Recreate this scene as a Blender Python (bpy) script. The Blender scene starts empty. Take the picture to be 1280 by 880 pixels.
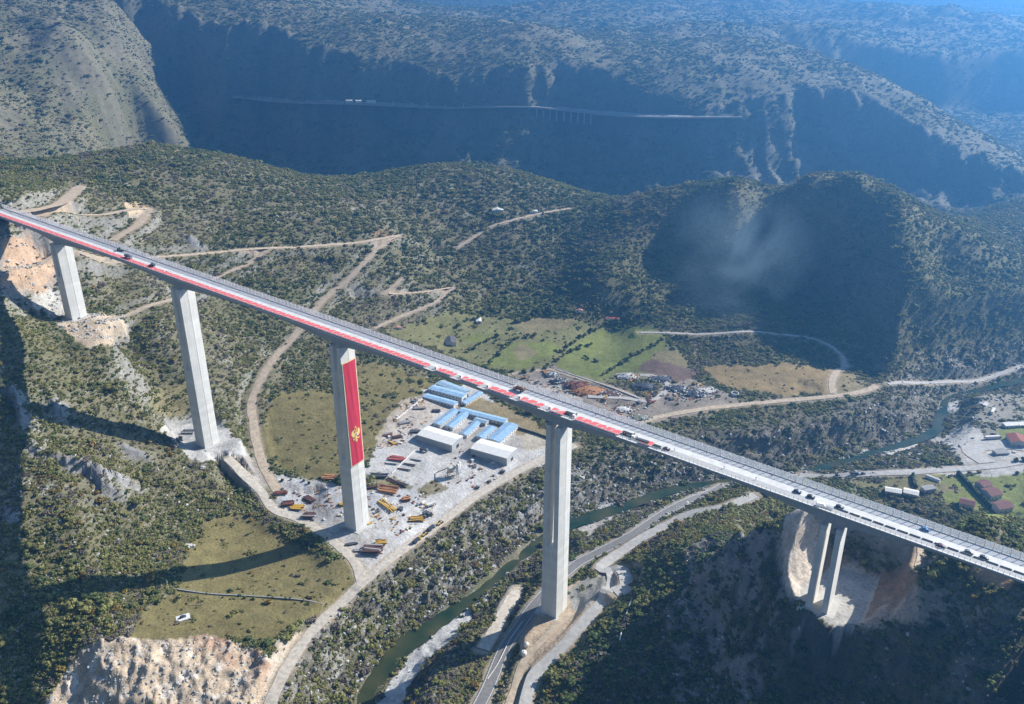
import bpy, bmesh, math, random, time
import numpy as np
from mathutils import Vector, Matrix
random.seed(7); RNG = np.random.default_rng(7)
T00 = time.time()
sc = bpy.context.scene
COL = sc.collection
R = math.radians
# ------------------------------------------------------------------ camera model
F_PX, PITCH, ROLL, CAM_Z = 1080.0, 0.426, -0.0032, 450.0
CP, SP, CR, SR = math.cos(PITCH), math.sin(PITCH), math.cos(ROLL), math.sin(ROLL)
def ray(px, py):
    x = px-640.0; y = py-440.0
    x, y = CR*x+SR*y, -SR*x+CR*y
    r = x/F_PX; u = -y/F_PX
    return np.array([r, CP+u*SP, -SP+u*CP])
def pix(X, Y, Z):
    d = Y*CP-(Z-CAM_Z)*SP; u = Y*SP+(Z-CAM_Z)*CP
    x = F_PX*X/d; y = -F_PX*u/d
    return 640+CR*x-SR*y, 440+SR*x+CR*y
def at_z(px, py, z):
    d = ray(px, py); t = (z-CAM_Z)/d[2]
    return np.array([d[0]*t, d[1]*t, z])
def at_Y(px, py, Y):
    d = ray(px, py); t = Y/d[1]
    return np.array([d[0]*t, Y, CAM_Z+d[2]*t])
# ------------------------------------------------------------------ numeric helpers
def hash2(ix, iy, seed):
    h = (ix.astype(np.int64)*374761393 + iy.astype(np.int64)*668265263 + seed*982451653) & 0xffffffff
    h = ((h ^ (h >> 13))*1274126177) & 0xffffffff
    return ((h ^ (h >> 16)) & 0xffffff)/float(0xffffff)
def vnoise(x, y, seed=0):
    ix = np.floor(x); iy = np.floor(y); fx = x-ix; fy = y-iy
    fx = fx*fx*fx*(fx*(fx*6-15)+10); fy = fy*fy*fy*(fy*(fy*6-15)+10)
    a = hash2(ix, iy, seed); b = hash2(ix+1, iy, seed); c = hash2(ix, iy+1, seed); d = hash2(ix+1, iy+1, seed)
    return (a*(1-fx)+b*fx)*(1-fy)+(c*(1-fx)+d*fx)*fy
def fbm(x, y, scale, octv=4, seed=0, ridged=False):
    s = 0; a = 1.0; t = 0; x = x/scale; y = y/scale
    for i in range(octv):
        n = vnoise(x, y, seed+i*17)*2-1
        if ridged: n = 1-2*np.abs(n)
        s = s+a*n; t += a; a *= 0.5
        x, y = 1.93*x+0.71*y+3.1, 1.93*y-0.71*x+1.7
    return s/t
def sstep(a, b, x):
    t = np.clip((x-a)/(b-a), 0, 1); return t*t*(3-2*t)
def inpoly(px, py, poly):
    r = np.zeros(px.shape, bool); n = len(poly); j = n-1
    for i in range(n):
        xi, yi = poly[i]; xj, yj = poly[j]
        if yi != yj:
            r ^= ((yi > py) != (yj > py)) & (px < (xj-xi)*(py-yi)/(yj-yi)+xi)
        j = i
    return r
def seg_dist(x, y, pts, extra=None):
    """distance of points to a polyline; also the interpolated extra column"""
    best = np.full(x.shape, 1e9); val = np.zeros(x.shape); side = np.zeros(x.shape)
    for i in range(len(pts)-1):
        ax, ay = pts[i][:2]; bx, by = pts[i+1][:2]
        dx, dy = bx-ax, by-ay; L2 = dx*dx+dy*dy+1e-9
        t = np.clip(((x-ax)*dx+(y-ay)*dy)/L2, 0, 1)
        d = np.hypot(x-ax-t*dx, y-ay-t*dy)
        m = d < best
        best = np.where(m, d, best)
        side = np.where(m, np.sign((x-ax)*dy-(y-ay)*dx), side)
        if extra is not None: val = np.where(m, extra[i]*(1-t)+extra[i+1]*t, val)
    return best, val, side
def resample(pts, step):
    pts = np.asarray(pts, float)
    # Catmull-Rom then even spacing
    P = np.vstack([2*pts[0]-pts[1], pts, 2*pts[-1]-pts[-2]]); out = []
    for i in range(1, len(P)-2):
        for t in np.linspace(0, 1, 12, endpoint=False):
            a, b, c, d = P[i-1], P[i], P[i+1], P[i+2]
            out.append(0.5*((2*b)+(-a+c)*t+(2*a-5*b+4*c-d)*t*t+(-a+3*b-3*c+d)*t**3))
    out.append(P[-2]); out = np.array(out)
    s = np.concatenate([[0], np.cumsum(np.hypot(*np.diff(out[:, :2], axis=0).T))])
    n = max(2, int(s[-1]/step)+1); q = np.linspace(0, s[-1], n)
    return np.stack([np.interp(q, s, out[:, k]) for k in range(out.shape[1])], 1)
# ------------------------------------------------------------------ terrain height field
NU, NV = 860, 900
UMIN, UMAX, VMIN, VMAX = -1.2, 1.2, math.log(150.0), math.log(9000.0)
gu = np.linspace(UMIN, UMAX, NU); gv = np.linspace(VMIN, VMAX, NV)
GY = np.exp(gv)[:, None]*np.ones((1, NU)); GX = GY*gu[None, :]
ctl = []
def cz(px, py, z): ctl.append(at_z(px, py, z))
def cY(px, py, Y): ctl.append(at_Y(px, py, Y))
def cw(x, y, z): ctl.append(np.array([x, y, z], float))
# yard and valley floor
for a in [(340,585,34),(400,640,31),(450,665,31),(520,600,31),(560,520,32),(640,560,31),(680,545,31),(470,700,30),(390,800,29),(340,870,28),
          (560,430,37),(700,420,35),(800,430,33),(880,440,33),(620,380,50),(760,395,37),(700,470,33),(820,500,32),(950,470,32),(1050,470,31),
          (1100,478,31),(900,505,31),(1250,560,27),(1150,585,25),(1060,595,24),(1200,610,26),(1270,640,27),(1130,610,25),(1210,650,27),
          (440,690,30),(380,740,28),(300,760,30),(250,700,29),(420,560,36),(360,520,44),(480,500,37),(520,450,42),(300,650,26),
          (250,790,32),(180,805,36),(110,805,36),(55,872,19),(110,868,22),(200,870,27),(300,850,28)]: cz(*a)
# foreground left slope, on the shadow lines of the piers and of the deck
for a in [(8,460,141),(10,512,122),(10,560,105),(10,600,93),(10,640,80),(10,700,63),(15,745,52),(15,800,38),(20,870,24),
          (380,688,25),(320,705,24),(270,715,26),(210,725,32),(150,735,37),(100,740,44),
          (230,556,54),(205,552,63),(150,543,80),(110,533,94),(60,522,109),(75,402,135),(55,398,142),(30,388,152),
          (254,559,50),(280,560,49),(225,545,52),(90,402,135),(110,400,135),(140,420,131),(75,412,136),
          (200,470,88),(150,450,104),(200,420,112),(60,450,135),(20,420,155),(300,400,92),(300,470,68),(250,480,76),(315,560,40),(312,510,50),
          (350,430,72),(420,380,82),(480,310,112),(200,630,44),(100,650,66),(60,700,55),(150,690,42),(250,640,34),(150,600,66),(200,590,57)]: cz(*a)
# left hills
for a in [(0,270,226),(20,300,205),(10,340,185),(50,340,170),(5,370,170),(60,280,210),(0,230,222),(100,235,205),(70,260,212),(180,270,178),
          (150,300,172),(250,300,150),(330,310,135),(200,340,140),(270,340,126),(120,330,160),(0,215,216),(550,360,70),(560,300,95),(600,330,75),
          (400,260,150),(300,250,168),(700,330,72)]: cz(*a)
for a in [(60,200,1190),(180,186,1290),(300,200,1330),(360,216,1330),(430,222,1350),(500,212,1400),(600,205,1420),(680,222,1400),(740,243,1370)]: cY(*a)
for a in [(180,1560,60),(-200,1620,50),(-500,1600,60),(-700,1500,80),(100,1650,25),(300,1600,20)]: cw(*a)
# middle hill
for a in [(760,250,1290),(830,240,1215),(900,231,1180),(1000,229,1130),(1060,233,1095),(1105,252,1060),(1180,270,1120),(1280,300,1150),
          (1105,290,1005),(1130,350,945),(1150,420,898),(1142,455,888),(1180,330,1020),(1250,360,990),(1280,400,950),(1230,430,905),(1280,250,1350),
          (850,330,1108),(860,290,1150),(950,330,1120),(950,285,1150),(950,390,985),(1040,300,1085),(1060,340,1040),(1040,400,960),(1090,420,930),(720,290,1190),(780,330,1080),(760,360,1030),(700,300,1180),(650,300,1170)]: cY(*a)
for a in [(850,415,38),(890,455,33),(1000,452,33),(1130,470,32),(1200,475,28),(1280,470,24),(820,390,45)]: cz(*a)
for a in [(430,1140,186),(430,1200,168),(480,1120,182),(380,1130,178),(500,1060,168),(300,1150,168),(560,1050,140)]: cw(*a)
for a in [(450,1400,60),(600,1450,40),(750,1500,30),(250,1500,40)]: cw(*a)
# right-hand hill that carries the far abutment
for a in [(690,766,31),(700,830,31),(660,860,27),(600,850,22),(640,800,21),(800,740,52),(900,700,88),(850,690,70),(960,658,122),(900,800,64),(870,730,74),(1000,850,78),(1040,805,98),(1100,850,98),
          (1200,800,138),(1280,770,160),(1280,880,114),(760,860,46),(860,870,54),(1025,757,118),(1070,770,120),(990,745,118),(1150,720,150),(1250,735,166),
          (820,680,48),(880,650,58),(950,625,50),(760,720,35),(720,760,33),(750,700,29),(850,640,30)]: cz(*a)
cw(279,319,173); cw(330,290,178); cw(420,330,180); cw(300,370,165); cw(245,352,158); cw(201,399,156); cw(223,412,174); cw(258,395,174); cw(165,418,134); cw(250,452,108); cw(325,450,104); cw(200,460,60); cw(300,500,45)
cw(400,450,100); cw(120,470,60); cw(350,220,160); cw(200,200,110); cw(0,300,22); cw(-250,300,20); cw(-350,380,20)
cw(-500,600,170); cw(-560,480,150); cw(-420,440,50); cw(500,480,120); cw(450,600,40); cw(650,750,40); cw(800,900,60)
for a in [(1120,668,432),(1000,643,452),(975,652,438),(1040,650,452),(1140,692,402)]: cY(*a)
cw(-620,860,228); cw(-760,900,230); cw(-700,760,215)
# left far mountain
for a in [(100,192,1680),(20,180,1640),(150,170,1760),(60,130,1800),(120,90,1930),(190,60,2080),(208,30,2260),(195,5,2400),(30,90,1850),(10,30,2050),(100,20,2200),(-60,100,1700),(-80,20,1900)]: cY(*a)
cw(-1300,2600,520); cw(-1000,2750,480); cw(-1700,2300,520); cw(-1900,1700,300); cw(-1400,1300,220); cw(-1100,1000,230)
# valley between left mountain and plateau
for a in [(146,178,1900),(165,125,2020),(212,66,2300)]: cY(*a)
cw(-750,4000,330)
for a in [(300,10,2520),(235,4,2540),(180,-4,2560)]: cY(*a)
# plateau rim and top (the gorge wall is cut below)
for a in [(240,90,2080),(300,70,2200),(370,34,2420),(430,46,2320),(540,74,2180),(640,70,2130),(720,80,2080),(850,90,1990),(1000,104,1940),(1090,118,1890),(1150,140,1830),(1210,170,1760),(1280,215,1650),
          (700,50,2700),(900,60,2600),(1100,70,2500),(600,30,3000),(450,20,3000),(800,25,3500),(1000,20,3700),(1200,25,3600),(1200,70,2800),(1280,60,2900),(700,8,4800),(1000,5,5000),(500,2,4600),(1250,5,5200)]: cY(*a)
cw(0,8000,330); cw(3000,8000,330); cw(-3000,8000,380); cw(-1500,6000,380); cw(2500,3500,200); cw(1500,1800,60); cw(1300,1400,70); cw(2500,2000,150); cw(1050,1250,75); cw(5000,8000,300); cw(-5000,8000,400)
ctl = np.array(ctl)
def tps_coords(X, Y): return X/Y*1.35, np.log(Y)
cu, cv = tps_coords(ctl[:, 0], ctl[:, 1])
n = len(ctl)
def kern(r2): return 0.5*r2*np.log(r2+1e-12)
K = kern((cu[:, None]-cu[None])**2+(cv[:, None]-cv[None])**2)+np.eye(n)*2e-4
Pm = np.stack([np.ones(n), cu, cv], 1)
A = np.zeros((n+3, n+3)); A[:n, :n] = K; A[:n, n:] = Pm; A[n:, :n] = Pm.T
sol = np.linalg.solve(A, np.concatenate([ctl[:, 2], [0, 0, 0]]))
def tps(X, Y):
    u, v = tps_coords(X, Y); out = np.empty(X.shape)
    uf, vf, of = u.ravel(), v.ravel(), out.ravel()
    for i in range(0, uf.size, 20000):
        a, b = uf[i:i+20000], vf[i:i+20000]
        of[i:i+20000] = kern((a[:, None]-cu[None])**2+(b[:, None]-cv[None])**2)@sol[:n]+sol[n]+sol[n+1]*a+sol[n+2]*b
    return of.reshape(X.shape)
# coarse evaluation then bilinear upsampling
cuN, cvN = 240, 260
cgu = np.linspace(UMIN, UMAX, cuN); cgv = np.linspace(VMIN, VMAX, cvN)
cY_ = np.exp(cgv)[:, None]*np.ones((1, cuN)); cX_ = cY_*cgu[None]
CZg = tps(cX_, cY_)
def bilin(grid, U, V, n_u, n_v):
    fu = np.clip((U-UMIN)/(UMAX-UMIN)*(n_u-1), 0, n_u-1.001); fv = np.clip((V-VMIN)/(VMAX-VMIN)*(n_v-1), 0, n_v-1.001)
    i = fu.astype(int); j = fv.astype(int); a = fu-i; b = fv-j
    return (grid[j, i]*(1-a)+grid[j, i+1]*a)*(1-b)+(grid[j+1, i]*(1-a)+grid[j+1, i+1]*a)*b
Z = bilin(CZg, GX/GY, np.log(GY), cuN, cvN)
PXg, PYg = pix(GX, GY, Z)                     # used to lay out regions surveyed from the photograph
# --- gorge wall below the plateau rim: the plateau south edge drops to the gorge floor
rim = np.array([(-1300,2560),(-1000,2510),(-800,2480),(-640,2430),(-480,2300),(-330,2200),(-120,2120),(0,2080),(150,2060),(330,2000),(500,1960),(700,1905),(790,1860),(880,1780),(960,1650),(1100,1500),(1300,1400),(2500,1200)], float)
rimY = np.interp(GX, rim[:, 0], rim[:, 1])
# buttresses along the wall
wob = 80*fbm(GX, GX*0, 240, 4, 5)+34*fbm(GX, GX*0+7.0, 75, 3, 6)

for xs, ws, am in [(-480, 110, 60), (-110, 120, 70), (400, 130, 95), (800, 90, 55), (-760, 90, 60)]: wob = wob-am*np.exp(-((GX-xs)/ws)**2)
dwall = GY-(rimY+wob)                         # >0 on the plateau
floorz = 16+14*fbm(GX, GY, 300, 3, 9)
ub = -0.458+0.080*sstep(70, 250, Z); ub = ub+(-0.62-ub)*sstep(2380, 2460, GY)
wmask = sstep(-150, 60, GX-ub*GY)
# the plateau drops away to the right into a side valley, closed by a second wall
rt = sstep(790, 1330, GX+0.25*(GY-1900)+40*fbm(GX, GY, 200, 3, 12))*sstep(1480, 1700, GY)
w2 = sstep(2690, 2790, GY-0.10*(GX-1400)+60*fbm(GX, GY, 250, 3, 13))
Z = np.where(rt > 0, (30+10*fbm(GX, GY, 150, 3, 14))*rt*(1-w2)+Z*(1-rt*(1-w2)), Z)
prof = 0.66*sstep(-255, -20, dwall)+0.34*sstep(-95, 8, dwall)
far = sstep(1480, 1640, GY)
wallz = floorz+(Z-floorz)*prof
wmask = wmask*(1-sstep(0.35, 0.8, rt))
Z = Z*(1-far*wmask)+wallz*far*wmask
WALLM = far*wmask*sstep(-290, -250, dwall)*(1-sstep(-2, 8, dwall))
# --- river
riv = [(452,905,3),(462,865,3.2),(500,815,3.8),(540,785,4.2),(600,742,4.8),(650,698,5.2),(700,661,5.6),(770,636,6),(840,611,6.4),(900,600,6.6),(1000,588,7),(1055,574,7.4),(1110,558,7.8),(1165,538,8.2),(1178,515,8.6),(1186,494,9),(1230,482,9.4)]
RIVW = np.array([6.5,6.5,7,7,7,7,6,5.5,5,4.5,4.5,4,4,4.5,5,4.5,4])
RIV = np.array([at_z(*a) for a in riv])
RIV = np.vstack([RIV, [RIV[-1]+np.array([150,60,1])]]); RIVW = np.append(RIVW, 6)
e = RIV[0]-np.array([40, 90, 0.3]); RIV = np.vstack([e[None], RIV]); RIVW = np.insert(RIVW, 0, 9)
RIVS = resample(np.column_stack([RIV, RIVW]), 4.0)
dr, zr, sdr = seg_dist(GX, GY, RIVS, RIVS[:, 2]); _, wr, _ = seg_dist(GX, GY, RIVS, RIVS[:, 3])
near = dr < 160
rock_n = fbm(GX, GY, 16, 4, 21, True)
e_ = dr-wr
bank = zr+np.where(e_ < 0, -2.2*sstep(0, -5, e_)-0.3, 0.12*np.clip(e_, 0, 14)+0.62*np.clip(e_-12, 0, None)+0.025*np.clip(e_-42, 0, None)**2)
bank = bank+sstep(2, 20, e_)*rock_n*3.2
Z = np.where(near, np.minimum(Z, bank), Z)
GORGE = near & (Z >= bank-0.01)
# --- steep excavation behind the pier on the right-hand hill
PXg, PYg = pix(GX, GY, Z)
nearhill = (GY < 700)
# --- relief noise
FLAT = np.zeros(GX.shape)
flat_polys = [
 [(338,612),(330,585),(345,470),(420,470),(470,450),(560,440),(610,480),(700,540),(690,580),(640,600),(590,630),(540,675),(470,740),(350,880),(300,880),(330,820),(160,805),(215,740),(300,640)],
 [(480,415),(560,385),(640,370),(750,385),(800,400),(850,430),(900,440),(1040,455),(1100,478),(1090,495),(960,500),(830,530),(740,520),(600,455),(520,425)],
 [(1030,590),(1180,570),(1200,520),(1285,510),(1285,640),(1210,640),(1080,620)],
 [(195,540),(225,520),(262,518),(305,553),(335,590),(300,590),(240,577)],
 [(62,405),(100,393),(150,396),(164,412),(140,434),(110,438),(85,422)],
]
for pl in flat_polys: FLAT = np.maximum(FLAT, (inpoly(PXg, PYg, pl) & (GY < 1150)).astype(float))
def blur(a, k):
    for _ in range(k):
        a = (a+np.roll(a, 1, 0)+np.roll(a, -1, 0)+np.roll(a, 1, 1)+np.roll(a, -1, 1))/5
    return a
FLAT = blur(FLAT, 6)
rough = 1-FLAT
Z = Z+rough*(3.0*fbm(GX, GY, 70, 4, 31)+1.1*fbm(GX, GY, 14, 3, 33))+FLAT*0.35*fbm(GX, GY, 30, 3, 35)
Z = Z+sstep(1200, 2000, GY)*(14*fbm(GX, GY, 330, 5, 41)+3.5*fbm(GX, GY, 60, 3, 43, True))
Z = Z+sstep(950, 1100, GY)*(1-FLAT)*5.0*fbm(GX, GY, 120, 4, 45)
# knolls on the plateau
for kx, ky, kr, kh in [(830,2750,300,75),(430,2650,260,55),(-150,2600,240,50),(1500,3300,450,90),(300,3500,420,80),(-700,3300,380,70),(950,4200,600,110),(80,2350,140,32),(560,2250,150,35)]:
    Z = Z+kh*np.exp(-(np.hypot(GX-kx, (GY-ky)*1.2)/kr)**2)*(0.8+0.4*fbm(GX, GY, 120, 3, int(kr)))
# rugged flanks of the left mountain and crags of the right-hand hill
LM = (1-sstep(-0.5, -0.42, GX/GY+0.02*fbm(GX, GY, 200, 2, 15)))*sstep(1500, 1650, GY)
Z = Z+LM*(16*fbm(GX, GY, 150, 4, 16, True)+4*fbm(GX, GY, 30, 3, 17))
qx, qy = pix(GX, GY, Z)
CRAG = blur((inpoly(qx, qy, [(700,890),(790,790),(850,720),(850,690),(900,660),(965,655),(975,740),(1040,800),(1290,770),(1290,890)]) & (GY < 520)).astype(float), 4)
Z = Z+CRAG*(4.5*fbm(GX, GY, 24, 4, 18, True)+1.5*fbm(GX, GY, 7, 3, 19, True))
# strata ledges and gullies on the gorge wall
led = 6*np.sin(Z/9.0+2.2*fbm(GX, GY, 200, 3, 47))
Z = Z+WALLM*(led*0.5+24*fbm(GX, GY*0.45, 85, 5, 49, True)+7*fbm(GX, GY, 28, 3, 50, True))
# ------------------------------------------------------------------ rays against the height field
def ground(x, y):
    x = np.asarray(x, float); y = np.asarray(y, float)
    return bilin(Z, x/y, np.log(y), NU, NV)
def hit(px, py, tmin=200.0, tmax=7000.0, up=0.0):
    d = ray(px, py); t = np.exp(np.linspace(math.log(tmin), math.log(tmax), 900))
    h = CAM_Z+d[2]*t-ground(d[0]*t, d[1]*t)-up
    k = np.argmax(h < 0)
    if h[k] >= 0: k = len(t)-1
    a, b = t[max(k-1, 0)], t[k]
    for _ in range(18):
        m = 0.5*(a+b)
        if CAM_Z+d[2]*m-float(ground(d[0]*m, d[1]*m))-up < 0: b = m
        else: a = m
    return np.array([d[0]*b, d[1]*b, CAM_Z+d[2]*b])
def flatten(pl3, hw, fall):
    """grade the ground to a road centre line"""
    global Z
    x0, x1, y0, y1 = pl3[:, 0].min()-60, pl3[:, 0].max()+60, pl3[:, 1].min()-60, pl3[:, 1].max()+60
    m = (GX > x0) & (GX < x1) & (GY > y0) & (GY < y1)
    idx = np.nonzero(m)
    if len(idx[0]) == 0: return
    d, zz, _ = seg_dist(GX[idx], GY[idx], pl3, pl3[:, 2])
    w = 1-sstep(hw, hw+fall, d)
    Z[idx] = Z[idx]*(1-w)+zz*w
def smooth1(a, k):
    a = a.copy()
    for _ in range(k): a[1:-1] = (a[:-2]+a[1:-1]*2+a[2:])/4
    return a
def pad(poly_px, z, fall=6.0, noise=0.0):
    """level a yard: polygon given in survey pixels at height z"""
    global Z
    P = np.array([at_z(a, b, z)[:2] for a, b in poly_px])
    cl = np.vstack([P, P[:1]])
    d, _, _ = seg_dist(GX, GY, cl)
    ins = inpoly(GX, GY, [tuple(p) for p in P])
    w = np.where(ins, 1.0, 1-sstep(0, fall, d))
    Z = Z*(1-w)+z*w
    return P, ins, d
# pier pads
P2PAD, _, _ = pad([(70,402),(86,392),(120,390),(150,398),(120,410),(98,412)], 135.0, 5)
P3PAD, _, _ = pad([(213,543),(240,532),(262,528),(302,552),(268,572),(250,568)], 49.7, 6)
P4PAD, _, _ = pad([(418,650),(470,640),(492,660),(448,690),(428,678)], 31.0, 12)
P5PAD, _, _ = pad([(655,770),(680,745),(725,750),(722,775),(690,805),(660,812)], 31.5, 5)
pp = [(998,752),(1034,784),(1078,775),(1098,722),(1068,710),(1040,712),(1006,733)]
P6PAD, ins6, d6 = pad(pp, 118.0, 1.0)
# bowl walls rise from the floor
edge6 = np.array([at_z(a, b, 118.0)[:2] for a, b in [(1003,753),(1012,735),(1040,716),(1060,716),(1086,724),(1066,768)]])
m6 = d6 < 44
Z = np.where(m6 & ~ins6, np.minimum(Z, 118+d6*0.9+2.4*np.clip(d6-15, 0, None)+np.where(d6 > 36, (d6-36)**2*1.5, 0)+1.8*fbm(GX, GY, 9, 3, 61, True)*sstep(0, 4, d6)), Z)
PXg, PYg = pix(GX, GY, Z)
BOWL = m6 & ~ins6 & (d6 < 40) & (Z > 118.6) & (Z > 118+d6*0.8-4) & (PXg < 1150) & (PYg < 800) & ((GX-174)*0.543+(GY-387)*0.84 < 44)
# quarry
PXg, PYg = pix(GX, GY, Z)
QUARRY = inpoly(PXg, PYg, [(55,890),(80,845),(110,806),(160,800),(215,803),(262,795),(330,815),(345,830),(335,850),(335,890)]) & (GY < 700)
Z = Z+blur(QUARRY.astype(float), 2)*(3.6*fbm(GX, GY, 22, 4, 63, True)+1.6*fbm(GX, GY, 5, 3, 64, True))
# rock outcrops on the left slope: small cliffs facing away from the sun
def outcrop(px, py, zg, r, h):
    global Z
    p = at_z(px, py, zg)
    d = np.hypot((GX-p[0]), (GY-p[1]))
    n_ = fbm(GX, GY, 9, 3, int(px)+3, True)
    Z = Z+h*np.exp(-(d/r)**4)*(0.75+0.7*n_)
def ledge(px_pts, h, back):
    global Z
    P = np.array([hit(a, b) for a, b in px_pts]); P = resample(P, 2.0)
    m = np.nonzero((np.abs(GX-P[:, 0].mean()) < 170) & (np.abs(GY-P[:, 1].mean()) < 170))
    x, y = GX[m], GY[m]; jx = 5*fbm(x, y, 14, 3, 201); jy = 5*fbm(x, y, 14, 3, 202)
    d, t, sd = seg_dist(x+jx, y+jy, P, np.sin(np.linspace(0.25, 2.9, len(P))))
    s = d*np.where(sd > 0, 1, -1)          # positive: the steep side below the lip
    k = np.where(s < 0, np.exp(-(s/back)**2), 1-sstep(-0.5, 3.5, s))
    Z[m] += h*t*k*(0.8+0.5*fbm(x, y, 5, 3, 203, True))
    ROCKY[m] = np.maximum(ROCKY[m], t*np.exp(-(s/7.0)**2))
ROCKY = np.zeros(GX.shape)
for pl, h, bk in [([(70,574),(95,588),(120,600),(140,618),(160,632)], 11, 11), ([(118,588),(140,600),(158,606),(178,614)], 8, 8), ([(0,486),(14,500),(28,520),(30,545)], 10, 10), ([(58,500),(72,512),(86,528)], 6, 7),
                  ([(150,560),(172,572),(190,582)], 4, 6), ([(0,650),(14,652),(26,662)], 6, 8), ([(30,555),(45,566),(62,570)], 5, 7), ([(225,300),(240,306),(255,312)], 6, 8), ([(1140,516),(1060,529),(980,545),(900,556),(820,566)], 10, 12), ([(1010,566),(920,578),(840,590),(770,602)], 8, 9), ([(720,600),(690,622),(650,650),(610,680)], 5, 7), ([(600,700),(560,735),(520,770)], 5, 7)]: ledge(pl, h, bk)
# promontory crags beside the bridge
for o in [(900,700,90,13,9),(940,668,112,12,9),(870,720,76,10,7),(920,740,90,11,6),(850,760,66,9,5)]: outcrop(*o)
# ------------------------------------------------------------------ roads and tracks: survey polylines (pixels), half width in metres
ROADS = [
 ('dirt_track', [(332,905),(352,850),(385,800),(420,765),(452,732),(500,692),(545,660),(600,618),(640,594),(680,573),(720,556)], 4.2, 'pale'),
 ('dirt_track', [(455,730),(446,705),(425,683),(385,655),(345,640),(325,615),(300,590),(285,575)], 4.0, 'pale'),
 ('dirt_track', [(350,618),(337,598),(325,570),(318,535),(315,505),(325,478),(345,447),(372,418),(405,375),(440,345),(480,305),(497,297)], 3.0, 'ochre'),
 ('dirt_track', [(500,295),(455,303),(400,308),(340,312),(280,317),(230,322),(170,326),(100,322)], 3.0, 'ochre'),
 ('dirt_track', [(335,313),(310,332),(270,350),(215,378),(160,398),(125,404)], 2.6, 'ochre'),
 ('dirt_track', [(0,345),(60,335),(130,325)], 2.2, 'ochre'),
 ('dirt_track', [(100,236),(85,250),(60,262),(30,274),(10,268)], 5.5, 'ochre'),
 ('dirt_track', [(50,275),(90,272),(130,272),(165,264),(185,266),(170,285),(140,304)], 3.6, 'ochre'),
 ('dirt_track', [(565,360),(530,366),(485,369)], 1.8, 'ochre'),
 ('dirt_track', [(565,360),(545,378),(505,395),(468,412)], 2.0, 'ochre'),
 ('dirt_track', [(505,347),(478,370)], 1.6, 'ochre'),
 ('dirt_track', [(570,310),(610,285),(640,275),(680,266),(712,260)], 2.4, 'ochre'),
 ('gravel_road', [(800,527),(830,519),(880,510),(940,503),(1000,497),(1050,492),(1085,485),(1096,479)], 3.6, 'ochre'),
 ('gravel_road', [(1042,490),(1040,475),(1048,460),(1060,455)], 2.6, 'ochre'),
 ('gravel_road', [(1285,452),(1250,464),(1215,474),(1170,476),(1110,477)], 3.2, 'grey'),
 ('dirt_track', [(640,468),(672,463),(690,462),(720,472),(760,482),(800,497)], 2.0, 'ochre'),
 ('gravel_road', [(735,495),(780,497),(815,500),(835,482),(820,470),(800,468)], 3.0, 'grey'),
 ('main_road', [(590,905),(612,862),(632,815),(655,772),(690,735),(722,706),(750,690),(790,668),(830,642),(870,620),(905,606)], 4.6, 'asphalt'),
 ('gravel_road', [(655,905),(668,850),(700,815),(735,775),(765,735),(765,715),(752,712),(775,692),(810,668),(860,645),(910,630),(945,617)], 4.2, 'grey'),
 ('gravel_road', [(770,740),(785,725),(778,710),(760,714)], 5.0, 'grey'),
 ('gravel_road', [(1000,592),(1060,590),(1120,588),(1180,584),(1240,579),(1290,571)], 4.2, 'grey'),
 ('gravel_road', [(1290,555),(1240,552),(1215,560),(1235,575)], 9.0, 'grey'),
 ('dirt_track', [(606,812),(625,780),(640,752),(648,738)], 4.6, 'pale'),
 ('dirt_track', [(630,905),(650,850),(660,825),(690,790),(715,765)], 2.6, 'ochre'),
 ('dirt_track', [(1150,672),(1152,690),(1148,706)], 1.6, 'ochre'),
 ('dirt_track', [(800,415),(870,417),(945,412),(1010,420),(1050,440),(1055,456)], 2.4, 'grey'),
]
ROADPATHS = []
for nm, pl, hw, kind in ROADS:
    if np.mean([q[1] for q in pl]) < 480 and kind == 'ochre': hw = hw*1.35
    P = np.array([hit(*q) for q in pl])
    Q = resample(P, 3.0)
    Q[:, 2] = smooth1(ground(Q[:, 0], Q[:, 1]), 60)
    ROADPATHS.append((nm, Q, hw, kind))
for nm, Q, hw, kind in ROADPATHS: flatten(Q, hw+(1.6 if Q[:, 1].mean() < 640 else 4.5), 20.0 if kind == 'pale' and Q[:, 1].mean() > 560 and Q[:, 0].mean() < -120 else 6.0)
for nm, Q, hw, kind in ROADPATHS:                      # spoil pushed downhill: no humps left on the valley side of the hill tracks
    if kind != 'ochre' or Q[:, 1].mean() < 600: continue
    x0, x1, y0, y1 = Q[:, 0].min()-60, Q[:, 0].max()+60, Q[:, 1].min()-60, Q[:, 1].max()+60
    idx = np.nonzero((GX > x0) & (GX < x1) & (GY > y0) & (GY < y1))
    d, zz, _ = seg_dist(GX[idx], GY[idx], Q, Q[:, 2]); _, rr, _ = seg_dist(GX[idx], GY[idx], Q, np.hypot(Q[:, 0], Q[:, 1]))
    dn = (np.hypot(GX[idx], GY[idx]) < rr-hw*0.5) & (d < 45)
    lim = zz-0.12*np.maximum(d-hw, 0); w = 1-sstep(28, 45, d)
    Z[idx] = np.where(dn & (Z[idx] > lim), Z[idx]*(1-w)+lim*w, Z[idx])
for nm, Q, hw, kind in ROADPATHS: flatten(Q, hw+1.0, 3.0)
for nm, Q, hw, kind in ROADPATHS:
    Q[:, 2] = np.maximum(Q[:, 2], ground(Q[:, 0], Q[:, 1]))
ROADD = np.full(GX.shape, 1e9)
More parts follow.
